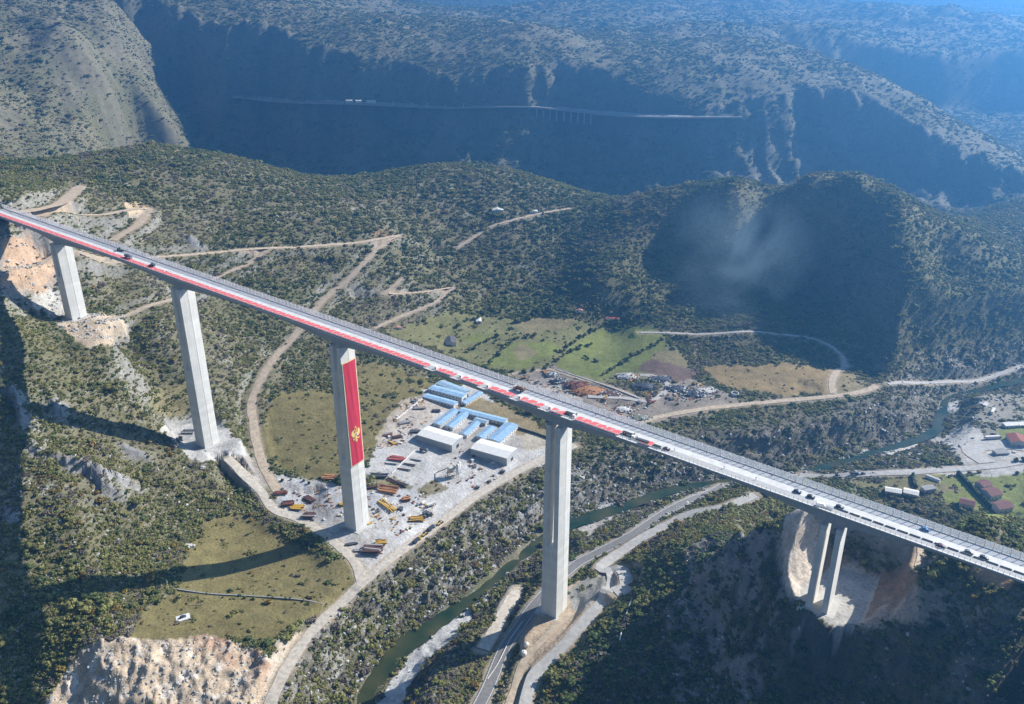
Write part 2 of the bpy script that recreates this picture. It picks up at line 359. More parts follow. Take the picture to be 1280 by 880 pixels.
for nm, Q, hw, kind in ROADPATHS:
    x0, x1, y0, y1 = Q[:, 0].min()-30, Q[:, 0].max()+30, Q[:, 1].min()-30, Q[:, 1].max()+30
    m = np.nonzero((GX > x0) & (GX < x1) & (GY > y0) & (GY < y1))
    if len(m[0]):
        d, _, _ = seg_dist(GX[m], GY[m], Q)
        ROADD[m] = np.minimum(ROADD[m], d-hw)
# ------------------------------------------------------------------ materials
MATS = {}
def nmat(name, col, rough=0.85, noise=0.0, nscale=1.0, metallic=0.0, spec=0.3, bump=0.0, bscale=4.0, streak=0.0, obj_var=0.0):
    """procedural principled material; object-space noise breaks up the colour"""
    if name in MATS: return MATS[name]
    m = bpy.data.materials.new(name); m.use_nodes = True; nt = m.node_tree; b = nt.nodes['Principled BSDF']
    b.inputs['Roughness'].default_value = rough; b.inputs['Metallic'].default_value = metallic
    b.inputs['Specular IOR Level'].default_value = spec
    rgb = nt.nodes.new('ShaderNodeRGB'); rgb.outputs[0].default_value = (*col, 1); out = rgb.outputs[0]
    tc = nt.nodes.new('ShaderNodeNewGeometry')
    def mul(a, fac_socket, lo, hi):
        mr = nt.nodes.new('ShaderNodeMapRange'); mr.inputs[1].default_value = 0.25; mr.inputs[2].default_value = 0.75
        mr.inputs[3].default_value = lo; mr.inputs[4].default_value = hi; nt.links.new(fac_socket, mr.inputs[0])
        vm = nt.nodes.new('ShaderNodeVectorMath'); vm.operation = 'SCALE'
        nt.links.new(a, vm.inputs[0]); nt.links.new(mr.outputs[0], vm.inputs['Scale']); return vm.outputs[0]
    if noise:
        n1 = nt.nodes.new('ShaderNodeTexNoise'); n1.inputs['Scale'].default_value = nscale; n1.inputs['Detail'].default_value = 5
        nt.links.new(tc.outputs['Position'], n1.inputs['Vector'])
        out = mul(out, n1.outputs[0], 1-noise, 1+noise)
    if streak:
        mp = nt.nodes.new('ShaderNodeMapping'); mp.inputs['Scale'].default_value = (1.3, 1.3, 0.05)
        nt.links.new(tc.outputs['Position'], mp.inputs['Vector'])
        n2 = nt.nodes.new('ShaderNodeTexNoise'); n2.inputs['Scale'].default_value = 1.0; n2.inputs['Detail'].default_value = 4
        nt.links.new(mp.outputs[0], n2.inputs['Vector']); out = mul(out, n2.outputs[0], 1-streak, 1+streak*0.6)
    if obj_var:
        oi = nt.nodes.new('ShaderNodeObjectInfo'); mr = nt.nodes.new('ShaderNodeMapRange')
        mr.inputs[3].default_value = 1-obj_var; mr.inputs[4].default_value = 1+obj_var
        nt.links.new(oi.outputs['Random'], mr.inputs[0])
        vm = nt.nodes.new('ShaderNodeVectorMath'); vm.operation = 'SCALE'
        nt.links.new(out, vm.inputs[0]); nt.links.new(mr.outputs[0], vm.inputs['Scale']); out = vm.outputs[0]
    nt.links.new(out, b.inputs['Base Color'])
    if bump:
        n3 = nt.nodes.new('ShaderNodeTexNoise'); n3.inputs['Scale'].default_value = bscale; n3.inputs['Detail'].default_value = 4
        nt.links.new(tc.outputs['Position'], n3.inputs['Vector'])
        bp = nt.nodes.new('ShaderNodeBump'); bp.inputs['Strength'].default_value = bump; bp.inputs['Distance'].default_value = 0.3
        nt.links.new(n3.outputs[0], bp.inputs['Height']); nt.links.new(bp.outputs[0], b.inputs['Normal'])
    MATS[name] = m; return m
def ground_mat():
    m = bpy.data.materials.new('ground'); m.use_nodes = True; nt = m.node_tree; b = nt.nodes['Principled BSDF']
    b.inputs['Roughness'].default_value = 0.95; b.inputs['Specular IOR Level'].default_value = 0.1
    at = nt.nodes.new('ShaderNodeAttribute'); at.attribute_name = 'albedo'
    g = nt.nodes.new('ShaderNodeNewGeometry')
    out = at.outputs['Color']
    for scl, lo, hi, det in ((0.11, 0.78, 1.22, 6), (0.75, 0.72, 1.3, 5), (0.012, 0.86, 1.14, 3)):
        n = nt.nodes.new('ShaderNodeTexNoise'); n.inputs['Scale'].default_value = scl; n.inputs['Detail'].default_value = det
        nt.links.new(g.outputs['Position'], n.inputs['Vector'])
        mr = nt.nodes.new('ShaderNodeMapRange'); mr.inputs[1].default_value = 0.28; mr.inputs[2].default_value = 0.72
        mr.inputs[3].default_value = lo; mr.inputs[4].default_value = hi; nt.links.new(n.outputs[0], mr.inputs[0])
        vm = nt.nodes.new('ShaderNodeVectorMath'); vm.operation = 'SCALE'
        nt.links.new(out, vm.inputs[0]); nt.links.new(mr.outputs[0], vm.inputs['Scale']); out = vm.outputs[0]
    # low herbs and dwarf shrubs between the bushes, thicker where the ground is vegetated
    n = nt.nodes.new('ShaderNodeTexNoise'); n.inputs['Scale'].default_value = 0.42; n.inputs['Detail'].default_value = 7; n.inputs['Roughness'].default_value = 0.65
    nt.links.new(g.outputs['Position'], n.inputs['Vector'])
    mr = nt.nodes.new('ShaderNodeMapRange'); mr.inputs[1].default_value = 0.44; mr.inputs[2].default_value = 0.56; nt.links.new(n.outputs[0], mr.inputs[0])
    mu = nt.nodes.new('ShaderNodeMath'); mu.operation = 'MULTIPLY'; nt.links.new(mr.outputs[0], mu.inputs[0]); nt.links.new(at.outputs['Alpha'], mu.inputs[1])
    n2 = nt.nodes.new('ShaderNodeTexNoise'); n2.inputs['Scale'].default_value = 0.06; n2.inputs['Detail'].default_value = 3; nt.links.new(g.outputs['Position'], n2.inputs['Vector'])
    cr = nt.nodes.new('ShaderNodeValToRGB'); e = cr.color_ramp.elements; e[0].position = 0.35; e[0].color = (0.080, 0.090, 0.034, 1); e[1].position = 0.65; e[1].color = (0.150, 0.132, 0.060, 1); nt.links.new(n2.outputs[0], cr.inputs[0])
    mx = nt.nodes.new('ShaderNodeMix'); mx.data_type = 'RGBA'; nt.links.new(mu.outputs[0], mx.inputs['Factor']); nt.links.new(out, mx.inputs['A']); nt.links.new(cr.outputs[0], mx.inputs['B']); out = mx.outputs['Result']
    nt.links.new(out, b.inputs['Base Color'])
    n = nt.nodes.new('ShaderNodeTexNoise'); n.inputs['Scale'].default_value = 0.35; n.inputs['Detail'].default_value = 6
    nt.links.new(g.outputs['Position'], n.inputs['Vector'])
    bp = nt.nodes.new('ShaderNodeBump'); bp.inputs['Strength'].default_value = 0.5; bp.inputs['Distance'].default_value = 1.4
    nt.links.new(n.outputs[0], bp.inputs['Height']); nt.links.new(bp.outputs[0], b.inputs['Normal'])
    return m
def water_mat():
    m = bpy.data.materials.new('river_water'); m.use_nodes = True; nt = m.node_tree; b = nt.nodes['Principled BSDF']
    b.inputs['Roughness'].default_value = 0.22; b.inputs['Specular IOR Level'].default_value = 0.25
    g = nt.nodes.new('ShaderNodeNewGeometry')
    n = nt.nodes.new('ShaderNodeTexNoise'); n.inputs['Scale'].default_value = 0.04; n.inputs['Detail'].default_value = 4
    nt.links.new(g.outputs['Position'], n.inputs['Vector'])
    cr = nt.nodes.new('ShaderNodeValToRGB'); e = cr.color_ramp.elements
    e[0].position = 0.35; e[0].color = (0.014, 0.034, 0.014, 1); e[1].position = 0.68; e[1].color = (0.066, 0.066, 0.026, 1)
    nt.links.new(n.outputs[0], cr.inputs[0]); nt.links.new(cr.outputs[0], b.inputs['Base Color'])
    n2 = nt.nodes.new('ShaderNodeTexNoise'); n2.inputs['Scale'].default_value = 0.6; n2.inputs['Detail'].default_value = 5
    nt.links.new(g.outputs['Position'], n2.inputs['Vector'])
    bp = nt.nodes.new('ShaderNodeBump'); bp.inputs['Strength'].default_value = 0.25; bp.inputs['Distance'].default_value = 0.3
    nt.links.new(n2.outputs[0], bp.inputs['Height']); nt.links.new(bp.outputs[0], b.inputs['Normal'])
    return m
def leaf_mat(name, cols):
    """foliage: hue picked per plant, brightness broken up per leaf clump"""
    m = bpy.data.materials.new(name); m.use_nodes = True; nt = m.node_tree; b = nt.nodes['Principled BSDF']
    b.inputs['Roughness'].default_value = 0.75; b.inputs['Specular IOR Level'].default_value = 0.15
    oi = nt.nodes.new('ShaderNodeObjectInfo'); cr = nt.nodes.new('ShaderNodeValToRGB')
    cr.color_ramp.interpolation = 'LINEAR'
    while len(cr.color_ramp.elements) < len(cols): cr.color_ramp.elements.new(0.5)
    for i, c in enumerate(cols):
        cr.color_ramp.elements[i].position = i/(len(cols)-1); cr.color_ramp.elements[i].color = (*c, 1)
    nt.links.new(oi.outputs['Random'], cr.inputs[0])
    g = nt.nodes.new('ShaderNodeNewGeometry'); mr = nt.nodes.new('ShaderNodeMapRange')
    mr.inputs[3].default_value = 0.75; mr.inputs[4].default_value = 1.75; nt.links.new(g.outputs['Random Per Island'], mr.inputs[0])
    vm = nt.nodes.new('ShaderNodeVectorMath'); vm.operation = 'SCALE'
    nt.links.new(cr.outputs[0], vm.inputs[0]); nt.links.new(mr.outputs[0], vm.inputs['Scale'])
    nt.links.new(vm.outputs[0], b.inputs['Base Color'])
    tr = nt.nodes.new('ShaderNodeBsdfTranslucent'); nt.links.new(vm.outputs[0], tr.inputs[0]); ms = nt.nodes.new('ShaderNodeMixShader'); ms.inputs[0].default_value = 0.35
    nt.links.new(b.outputs[0], ms.inputs[1]); nt.links.new(tr.outputs[0], ms.inputs[2]); nt.links.new(ms.outputs[0], nt.nodes['Material Output'].inputs['Surface'])
    return m
# ------------------------------------------------------------------ what covers the ground: bare colour and plant density
PXg, PYg = pix(GX, GY, Z)
JX = PXg+5*fbm(GX, GY, 12, 3, 71); JY = PYg+3.5*fbm(GX, GY, 12, 3, 73)
ALB = np.empty(GX.shape+(3,)); DENS = np.ones(GX.shape)
def mixc(mask, col):
    global ALB
    mk = np.clip(mask, 0, 1)[..., None]; ALB = ALB*(1-mk)+np.array(col)*mk
nA = fbm(GX, GY, 40, 4, 81)*0.5+0.5; nB = fbm(GX, GY, 7, 3, 83)*0.5+0.5; nC = fbm(GX, GY, 160, 4, 85)*0.5+0.5
ALB[...] = np.array([0.150, 0.134, 0.082])
mixc(nA*0.9, (0.190, 0.170, 0.122)); mixc(sstep(0.5, 0.72, nC)*0.7, (0.118, 0.122, 0.058))
# pale limestone showing through
gzY, gzX = np.gradient(Z); sl_u = gzX/np.maximum(np.gradient(GX, axis=1), 1e-6); sl_v = gzY/np.maximum(np.gradient(GY, axis=0), 1e-6)
SLOPE = np.hypot(sl_u, sl_v)
rocky = sstep(0.56, 0.74, nB)*sstep(0.4, 0.6, nA)
mixc(rocky*0.7*(GY < 1500), (0.36, 0.35, 0.32))
mixc(sstep(0.85, 1.5, SLOPE)*0.85*(1-0.7*sstep(1000, 1500, GY)), (0.27, 0.26, 0.245))
DENS *= 1-0.45*sstep(1.0, 1.8, SLOPE)*(1-WALLM)
DENS *= 0.85+0.6*sstep(0.3, 0.7, nA)
rk_ = ROCKY*sstep(0.3, 0.55, nB+0.2); mixc(rk_, (0.27,0.265,0.265)); DENS = DENS*(1-0.8*np.clip(ROCKY, 0, 1))
FARM = sstep(1450, 1700, GY)
mixc(FARM*0.8, (0.185, 0.168, 0.115)); mixc(FARM*sstep(0.5, 0.72, nC)*0.6, (0.29, 0.255, 0.185)); mixc(FARM*sstep(0.5, 0.7, nA)*0.4, (0.11, 0.12, 0.065))
GREEN = (0.165, 0.185, 0.055); OLIVE = (0.165, 0.140, 0.060); BROWN = (0.235, 0.185, 0.095); YARD = (0.42, 0.41, 0.395); PALE = (0.50, 0.43, 0.34)
CONC = (0.40, 0.39, 0.37); OCHRE = (0.40, 0.29, 0.19); DIRT = (0.28, 0.20, 0.15)
def region(poly, col, dens=None, amt=1.0, ymax=1300, sharp=False):
    global DENS
    ins = inpoly(PXg if sharp else JX, PYg if sharp else JY, poly) & (GY < ymax) & (GY > 200)
    m = ins.astype(float)*amt
    if col is not None: mixc(m*(0.82+0.3*nB), col)
    if dens is not None: DENS = np.where(ins, dens, DENS)
# river banks, rock gorge
gb = sstep(0, 6, e_)*(1-sstep(38, 52, e_))*(GY < 1150)
mixc(gb*0.8, (0.135,0.122,0.098)); mixc(gb*0.85*sstep(0.45, 0.75, nB+0.3*rock_n), (0.29, 0.28, 0.27)); DENS = DENS*(1-0.1*gb)
region([(740,560),(820,540),(900,525),(1000,512),(1100,495),(1160,490),(1168,520),(1130,550),(1060,570),(960,585),(880,600),(780,615),(730,620)], (0.15,0.138,0.125), 0.75, 0.8)
# meadows and fields
region([(335,655),(385,692),(440,702),(448,735),(400,772),(345,802),(250,800),(160,803),(175,770),(220,742),(235,700),(250,660),(290,640)], OLIVE, 0.03)
region([(325,560),(335,515),(350,490),(420,490),(470,480),(540,478),(480,548),(440,595),(385,602),(345,585)], OLIVE, 0.05)
region([(430,460),(470,452),(560,482),(530,500),(480,548),(430,520)], OLIVE, 0.16)
region([(480,418),(560,390),(600,372),(660,365),(750,385),(800,400),(850,440),(862,470),(740,480),(600,458),(520,428)], (0.175,0.170,0.075), 0.05)
for p in ([(605,455),(640,430),(688,428),(702,437),(655,463)], [(700,452),(706,441),(765,408),(820,406),(834,426),(795,462),(745,474),(690,458)],
          [(575,425),(600,415),(622,420),(600,432)], [(712,434),(750,410),(775,402),(760,415),(720,440)]): region(p, GREEN, 0.0)
for p in ([(640,405),(690,388),(740,392),(700,410),(660,420)], [(640,437),(660,432),(672,440),(650,452)], [(820,440),(848,432),(866,455),(845,464),(812,456)]): region(p, (0.22,0.185,0.10), 0.0)
region([(798,457),(815,447),(872,462),(864,480),(800,464)], (0.155,0.105,0.085), 0.0)
region([(572,512),(590,495),(640,510),(690,540),(686,562),(640,545),(590,525)], BROWN, 0.0)
region([(878,456),(1000,452),(1042,458),(1036,490),(960,492),(900,478)], (0.235,0.175,0.085), 0.02)
region([(1048,458),(1085,475),(1070,488),(1045,488)], (0.22,0.18,0.10), 0.1)
region([(1170,592),(1285,585),(1285,650),(1230,640),(1180,622)], GREEN, 0.04)
region([(1060,600),(1170,592),(1210,612),(1120,612)], (0.19,0.17,0.085), 0.1)
region([(1225,490),(1285,490),(1285,560),(1225,535)], (0.26,0.24,0.2), 0.25)
region([(1245,532),(1285,528),(1285,545),(1250,545)], GREEN, 0.0)
# yards, gravel, works
region([(343,607),(332,588),(380,600),(432,608),(458,580),(492,528),(536,484),(592,480),(640,515),(692,548),(692,575),(640,592),(590,622),(540,667),(500,692),(455,718),(440,692),(385,652),(347,632)], YARD, 0.0)
region([(540,560),(600,580),(640,600),(560,640),(520,640)], (0.50,0.485,0.46), 0.0, 0.6)
region([(500,500),(540,490),(560,512),(530,530),(480,560),(470,550)], (0.44,0.38,0.31), 0.0, 0.7)
region([(640,472),(690,455),(745,478),(815,500),(830,480),(865,470),(920,492),(925,505),(835,525),(770,532),(712,512)], (0.25,0.215,0.18), 0.02)
region([(640,480),(690,470),(730,500),(715,512)], (0.40,0.36,0.32), 0.0, 0.7)
region([(1155,540),(1180,545),(1215,525),(1235,545),(1285,545),(1285,590),(1170,590),(1150,570),(1180,558)], (0.40,0.385,0.36), 0.02)
region([(1100,560),(1150,545),(1185,552),(1210,580),(1150,588),(1060,585)], (0.15,0.135,0.10), 1.0)
region([(200,540),(225,520),(262,518),(303,553),(312,572),(265,580),(240,576),(212,552)], CONC, 0.0)
region([(285,572),(312,568),(345,600),(330,615)], (0.34,0.31,0.27), 0.0)
region([(64,405),(100,394),(150,397),(164,412),(142,433),(110,438),(86,422)], (0.46,0.37,0.27), 0.0)
region([(40,376),(66,366),(84,365),(92,398),(66,400),(42,388)], (0.36,0.35,0.32), 0.0)
region([(0,300),(34,300),(62,318),(72,345),(52,372),(0,362)], (0.40,0.28,0.19), 0.12)
region([(150,256),(168,250),(182,262),(165,276)], (0.50,0.38,0.24), 0.0)
region([(462,290),(474,282),(497,296),(470,302)], (0.36,0.21,0.14), 0.0)
region([(190,490),(240,470),(262,500),(240,520),(215,530),(190,515)], (0.20,0.17,0.09), 0.5)
mixc(QUARRY*0.92, (0.46,0.365,0.265)); mixc(QUARRY*sstep(0.56, 0.76, nB)*0.7, (0.58,0.53,0.46)); mixc(QUARRY*sstep(0.62, 0.8, nA)*0.7, (0.34,0.19,0.12)); DENS = np.where(QUARRY, 0.0, DENS)
region([(345,800),(395,790),(372,822),(345,880),(328,880)], (0.50,0.42,0.33), 0.02, 0.8)
# yard: trodden zones, pinkish rubble, brown field and court
region([(343,607),(380,602),(432,608),(430,650),(385,650),(347,632)], (0.37,0.375,0.38), 0.0, 0.8)
region([(455,610),(500,600),(530,625),(500,640),(455,640)], (0.37,0.375,0.385), 0.0, 0.8)
region([(470,560),(500,510),(535,490),(560,505),(520,535),(500,560)], (0.42,0.355,0.30), 0.0, 0.55)
YM = inpoly(PXg, PYg, [(340,600),(440,600),(490,525),(540,482),(700,550),(690,580),(540,670),(460,720),(340,635)]) & (GY < 900)
mixc(YM*sstep(0.5, 0.68, nB*0.5+nA*0.5)*0.55, (0.33,0.28,0.235)); mixc(YM*sstep(0.6, 0.75, fbm(GX, GY, 25, 3, 93)*0.5+0.5)*0.6, (0.60,0.585,0.56))
region([(572,512),(588,494),(640,508),(692,541),(690,560),(640,540),(592,524)], BROWN, 0.0)
region([(650,545),(662,538),(685,548),(680,560),(660,562)], (0.42,0.37,0.29), 0.0)
region([(520,612),(545,600),(560,612),(530,625)], (0.21,0.18,0.11), 0.1)
region([(455,592),(500,598),(520,612),(490,612),(458,604)], (0.20,0.185,0.11), 0.1)
# gravel bars by the river
BAR = (e_ > -0.5) & (e_ < 20) & (sdr > 0) & (GY < 640) & (inpoly(JX, JY, [(462,900),(505,830),(545,795),(598,742),(625,735),(590,775),(560,815),(540,850),(520,900)]))
mixc(BAR.astype(float), (0.47,0.46,0.44)); DENS = np.where(BAR, 0.0, DENS)
region([(1055,572),(1085,560),(1128,548),(1150,548),(1140,560),(1100,568)], (0.50,0.47,0.43), 0.0)
region([(1178,505),(1182,497),(1200,498),(1200,508),(1186,512)], (0.52,0.5,0.47), 0.0)
region([(1220,500),(1232,497),(1235,503),(1226,504)], (0.52,0.5,0.47), 0.0)
region([(725,660),(760,640),(772,645),(735,672)], (0.40,0.37,0.34), 0.0)
region([(748,634),(765,626),(775,632),(758,640)], (0.5,0.48,0.45), 0.0)
# pier 5 earthworks and pier 6 excavation
region([(655,775),(690,740),(740,720),(765,725),(755,760),(720,790),(690,820),(660,840),(650,810)], (0.40,0.31,0.22), 0.0)
region([(712,735),(755,712),(770,735),(735,762),(715,765)], (0.27,0.26,0.23), 0.02)
bx_ = BOWL
mixc(bx_*1.0, (0.25,0.175,0.125)); mixc(bx_*sstep(0.5, 0.7, fbm(GX, GY, 8, 3, 95)*0.5+0.5)*0.8, (0.30,0.165,0.085)); DENS = np.where(bx_ | ins6 | (d6 < 3), 0.0, DENS)
bl = bx_ & (PXg < 1028); mixc(bl*0.9, (0.50,0.445,0.38))
mixc(bx_*sstep(0.5, 0.7, fbm(GX, GY, 14, 3, 91)*0.5+0.5)*0.7, (0.44,0.38,0.33))
mixc((ins6 | (d6 < 1.5))*1.0, (0.40,0.385,0.36))
region([(1210,702),(1225,698),(1278,718),(1262,736),(1235,728)], (0.50,0.34,0.21), 0.0)
# right-hand hill: ground colour darkened to deepen the slope's shade, paler crags over it
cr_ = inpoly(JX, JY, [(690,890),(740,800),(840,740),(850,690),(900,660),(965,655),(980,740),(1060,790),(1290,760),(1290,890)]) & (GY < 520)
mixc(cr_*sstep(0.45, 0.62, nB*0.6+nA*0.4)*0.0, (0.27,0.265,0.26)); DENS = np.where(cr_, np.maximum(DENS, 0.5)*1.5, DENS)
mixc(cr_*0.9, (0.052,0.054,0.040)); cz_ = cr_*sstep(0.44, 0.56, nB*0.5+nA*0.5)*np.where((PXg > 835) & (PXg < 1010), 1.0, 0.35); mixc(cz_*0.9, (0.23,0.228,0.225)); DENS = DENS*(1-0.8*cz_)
# road shoulders and cuttings
sh = (1-sstep(0.5, 4.5, ROADD+2.5*nB)); mixc(sh*0.85, (0.36,0.29,0.21)); DENS = DENS*sstep(0.8, 4.5, ROADD)
# middle hill and back hills are wooded
WOOD = ((GY > 960) & (GY < 1500)).astype(float)
DENS = np.where(GY > 1000, np.maximum(DENS, 0.7*sstep(0.2, 0.5, nA)+0.75), DENS)
DENS = DENS*sstep(0.8, np.where(GY > 850, 7.0, 4.5), ROADD)
mixc((1-sstep(0.5, 7.0, ROADD+4*nB))*(GY > 850)*(GY < 1400)*0.7, (0.36,0.29,0.21))
mixc(WALLM*0.6, (0.15,0.145,0.13))
DENS = DENS*np.where(FARM > 0.5, 0.25+1.5*sstep(0.36, 0.62, nC*0.6+nA*0.4), 0.8+0.6*sstep(0.35, 0.65, nC*0.5+nA*0.5))
DENS = np.where((GX < -400) & (GY > 1500) & (GY < 2700), DENS*1.5, DENS)
DENS = np.where(e_ < 1.0, 0.0, DENS)
hw_ = (GY < 1450) & (Z > 42) & (((GX > 380) & (GY > 850)) | ((GX > 60) & (GY > 1000))); DENS = np.where(hw_ & (ROADD > 5), 1.3, DENS); mixc(hw_*0.75, (0.125,0.115,0.062))
DENS = DENS*(SLOPE < np.where(GY > 850, 8.0, 3.0))
# ------------------------------------------------------------------ terrain mesh
def grid_mesh(name, X, Y, Zz):
    nv, nu = X.shape
    me = bpy.data.meshes.new(name); me.vertices.add(nv*nu)
    me.vertices.foreach_set('co', np.stack([X, Y, Zz], -1).astype(np.float32).ravel())
    j, i = np.meshgrid(np.arange(nv-1), np.arange(nu-1), indexing='ij'); a = (j*nu+i).ravel()
    q = np.stack([a, a+1, a+1+nu, a+nu], 1).astype(np.int32)
    me.loops.add(q.size); me.loops.foreach_set('vertex_index', q.ravel())
    me.polygons.add(len(q)); me.polygons.foreach_set('loop_start', np.arange(0, q.size, 4, dtype=np.int32))
    me.update(calc_edges=True)
    me.polygons.foreach_set('use_smooth', np.ones(len(q), bool))
    return me
me = grid_mesh('terrain', GX, GY, Z)
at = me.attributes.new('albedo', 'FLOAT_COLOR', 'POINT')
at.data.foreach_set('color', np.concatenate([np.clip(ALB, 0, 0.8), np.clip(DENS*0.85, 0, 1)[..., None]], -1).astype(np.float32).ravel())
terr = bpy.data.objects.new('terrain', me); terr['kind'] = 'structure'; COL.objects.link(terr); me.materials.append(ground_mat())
# ------------------------------------------------------------------ ribbons: river and roads
def ribbon(name, Q, hw, zoff, m, kind='structure', wob=0.0, crown=0.0):
    t = np.gradient(Q[:, :2], axis=0); t /= np.linalg.norm(t, axis=1)[:, None]+1e-9
    nn = np.stack([-t[:, 1], t[:, 0]], 1); nq = len(Q)
    hwv = np.broadcast_to(np.asarray(hw, float), (nq,))
    s = np.arange(nq)*3.0
    wl = hwv+wob*fbm(s, s*0, 14, 3, 5); wr_ = hwv+wob*fbm(s, s*0+50, 14, 3, 8)
    K = 5; V = []
    for i in range(nq):
        for k in range(K):
            f = k/(K-1)*2-1; ww = (wl[i] if f > 0 else wr_[i])*f
            x, y = Q[i, 0]+nn[i, 0]*ww, Q[i, 1]+nn[i, 1]*ww
            V.append((x, y, Q[i, 2]+zoff+crown*(1-f*f)))
    Fc = [(i*K+k+1, i*K+k, (i+1)*K+k, (i+1)*K+k+1) for i in range(nq-1) for k in range(K-1)]
    me = bpy.data.meshes.new(name); me.from_pydata(V, [], Fc); me.materials.append(m)
    o = bpy.data.objects.new(name, me); COL.objects.link(o); o['kind'] = kind
    return o
ribbon('river', RIVS, RIVS[:, 3]+1.2, 0.0, water_mat(), wob=2.2)
rm = {'pale': nmat('track_pale', (0.47,0.42,0.35), 0.95, 0.28, 0.35), 'ochre': nmat('track_ochre', (0.42,0.34,0.25), 0.95, 0.3, 0.3),
      'grey': nmat('track_grey', (0.40,0.385,0.36), 0.95, 0.22, 0.3), 'asphalt': nmat('asphalt', (0.17,0.165,0.16), 0.9, 0.18, 0.4)}
for i, (nm, Q, hw, kind) in enumerate(ROADPATHS):
    ribbon(nm, Q, hw, 0.28+0.006*i, rm[kind], wob=0.0 if kind == 'asphalt' else 0.9, crown=0.08)
    if kind == 'asphalt':
        for off in (-3.6, 3.6):
            t = np.gradient(Q[:, :2], axis=0); t /= np.linalg.norm(t, axis=1)[:, None]
            q2 = Q.copy(); q2[:, 0] -= t[:, 1]*off; q2[:, 1] += t[:, 0]*off
            ribbon('road_edge_line', q2, 0.14, 0.42+0.006*i, nmat('road_paint', (0.7,0.7,0.68), 0.8))
# ------------------------------------------------------------------ object helpers
class MB:
    """collects shapes, then links them as one mesh object"""
    def __init__(s): s.bm = bmesh.new(); s.mi = 0; s.mats = []
    def use(s, m):
        if m not in s.mats: s.mats.append(m)
        s.mi = s.mats.index(m); return s
    def face(s, vs):
        try: f = s.bm.faces.new(vs); f.material_index = s.mi; return f
        except ValueError: return None
    def poly(s, pts): return s.face([s.bm.verts.new(Vector(p)) for p in pts])
    def prism(s, a, b):
        """two matching rings of points joined and capped"""
        A = [s.bm.verts.new(Vector(p)) for p in a]; B = [s.bm.verts.new(Vector(p)) for p in b]; n = len(A)
        s.face(A[::-1]); s.face(B)
        for i in range(n): s.face([A[i], A[(i+1) % n], B[(i+1) % n], B[i]])
    def loft(s, rings, closed=True, caps=True):
        V = [[s.bm.verts.new(Vector(p)) for p in r] for r in rings]; n = len(V[0])
        for r0, r1 in zip(V[:-1], V[1:]):
            for i in range(n if closed else n-1): s.face([r0[i], r0[(i+1) % n], r1[(i+1) % n], r1[i]])
        if caps and closed: s.face(V[0][::-1]); s.face(V[-1])
    def box(s, c, size, rz=0.0, up=None, tilt=0.0):
        hx, hy, hz = size[0]/2, size[1]/2, size[2]/2; M = Matrix.Translation(Vector(c)) @ Matrix.Rotation(rz, 4, 'Z') @ Matrix.Rotation(tilt, 4, 'Y')
        a = [M @ Vector(p) for p in ((-hx,-hy,-hz),(hx,-hy,-hz),(hx,hy,-hz),(-hx,hy,-hz))]; b = [M @ Vector(p) for p in ((-hx,-hy,hz),(hx,-hy,hz),(hx,hy,hz),(-hx,hy,hz))]
        s.prism(a, b)
    def tube(s, p, q, r0, r1=None, n=6):
        p = Vector(p); q = Vector(q); d = (q-p).normalized(); t = d.orthogonal().normalized(); b = d.cross(t); r1 = r0 if r1 is None else r1
        s.prism([p+(t*math.cos(k*6.2832/n)+b*math.sin(k*6.2832/n))*r0 for k in range(n)], [q+(t*math.cos(k*6.2832/n)+b*math.sin(k*6.2832/n))*r1 for k in range(n)])
    def build(s, name, m=None, parent=None, smooth=False, bevel=0.0):
        me = bpy.data.meshes.new(name)
        bmesh.ops.recalc_face_normals(s.bm, faces=s.bm.faces[:])
        if bevel: bmesh.ops.bevel(s.bm, geom=s.bm.edges[:], offset=bevel, segments=1, affect='EDGES')
        s.bm.to_mesh(me); s.bm.free()
        if m is not None: me.materials.append(m)
        for mm in s.mats:
            if m is None: me.materials.append(mm)
        if smooth: me.polygons.foreach_set('use_smooth', np.ones(len(me.polygons), bool))
        o = bpy.data.objects.new(name, me); COL.objects.link(o)
        if parent is not None: o.parent = parent
        return o
def tag(o, label=None, cat=None, group=None, kind=None):
    if label: o['label'] = label
    if cat: o['category'] = cat
    if group: o['group'] = group
    if kind: o['kind'] = kind
    return o
def thing(name, label, cat, loc=(0, 0, 0), rz=0.0, group=None, scale=1.0):
    o = bpy.data.objects.new(name, None); COL.objects.link(o); o.location = loc; o.rotation_euler = (0, 0, rz); o.scale = (scale,)*3
    return tag(o, label, cat, group)
def dup(root, loc, rz, label=None, group=None, scale=None, cat=None):
    r = root.copy(); COL.objects.link(r); r.location = loc; r.rotation_euler = (0, 0, rz)
    if scale is not None: r.scale = (scale,)*3 if np.isscalar(scale) else scale
    for k, v in (('label', label), ('group', group), ('category', cat)):
        if v: r[k] = v
    for ch in list(root.children):
        c = ch.copy(); COL.objects.link(c); c.parent = r
        for g in list(ch.children):
            d = g.copy(); COL.objects.link(d); d.parent = c
    return r
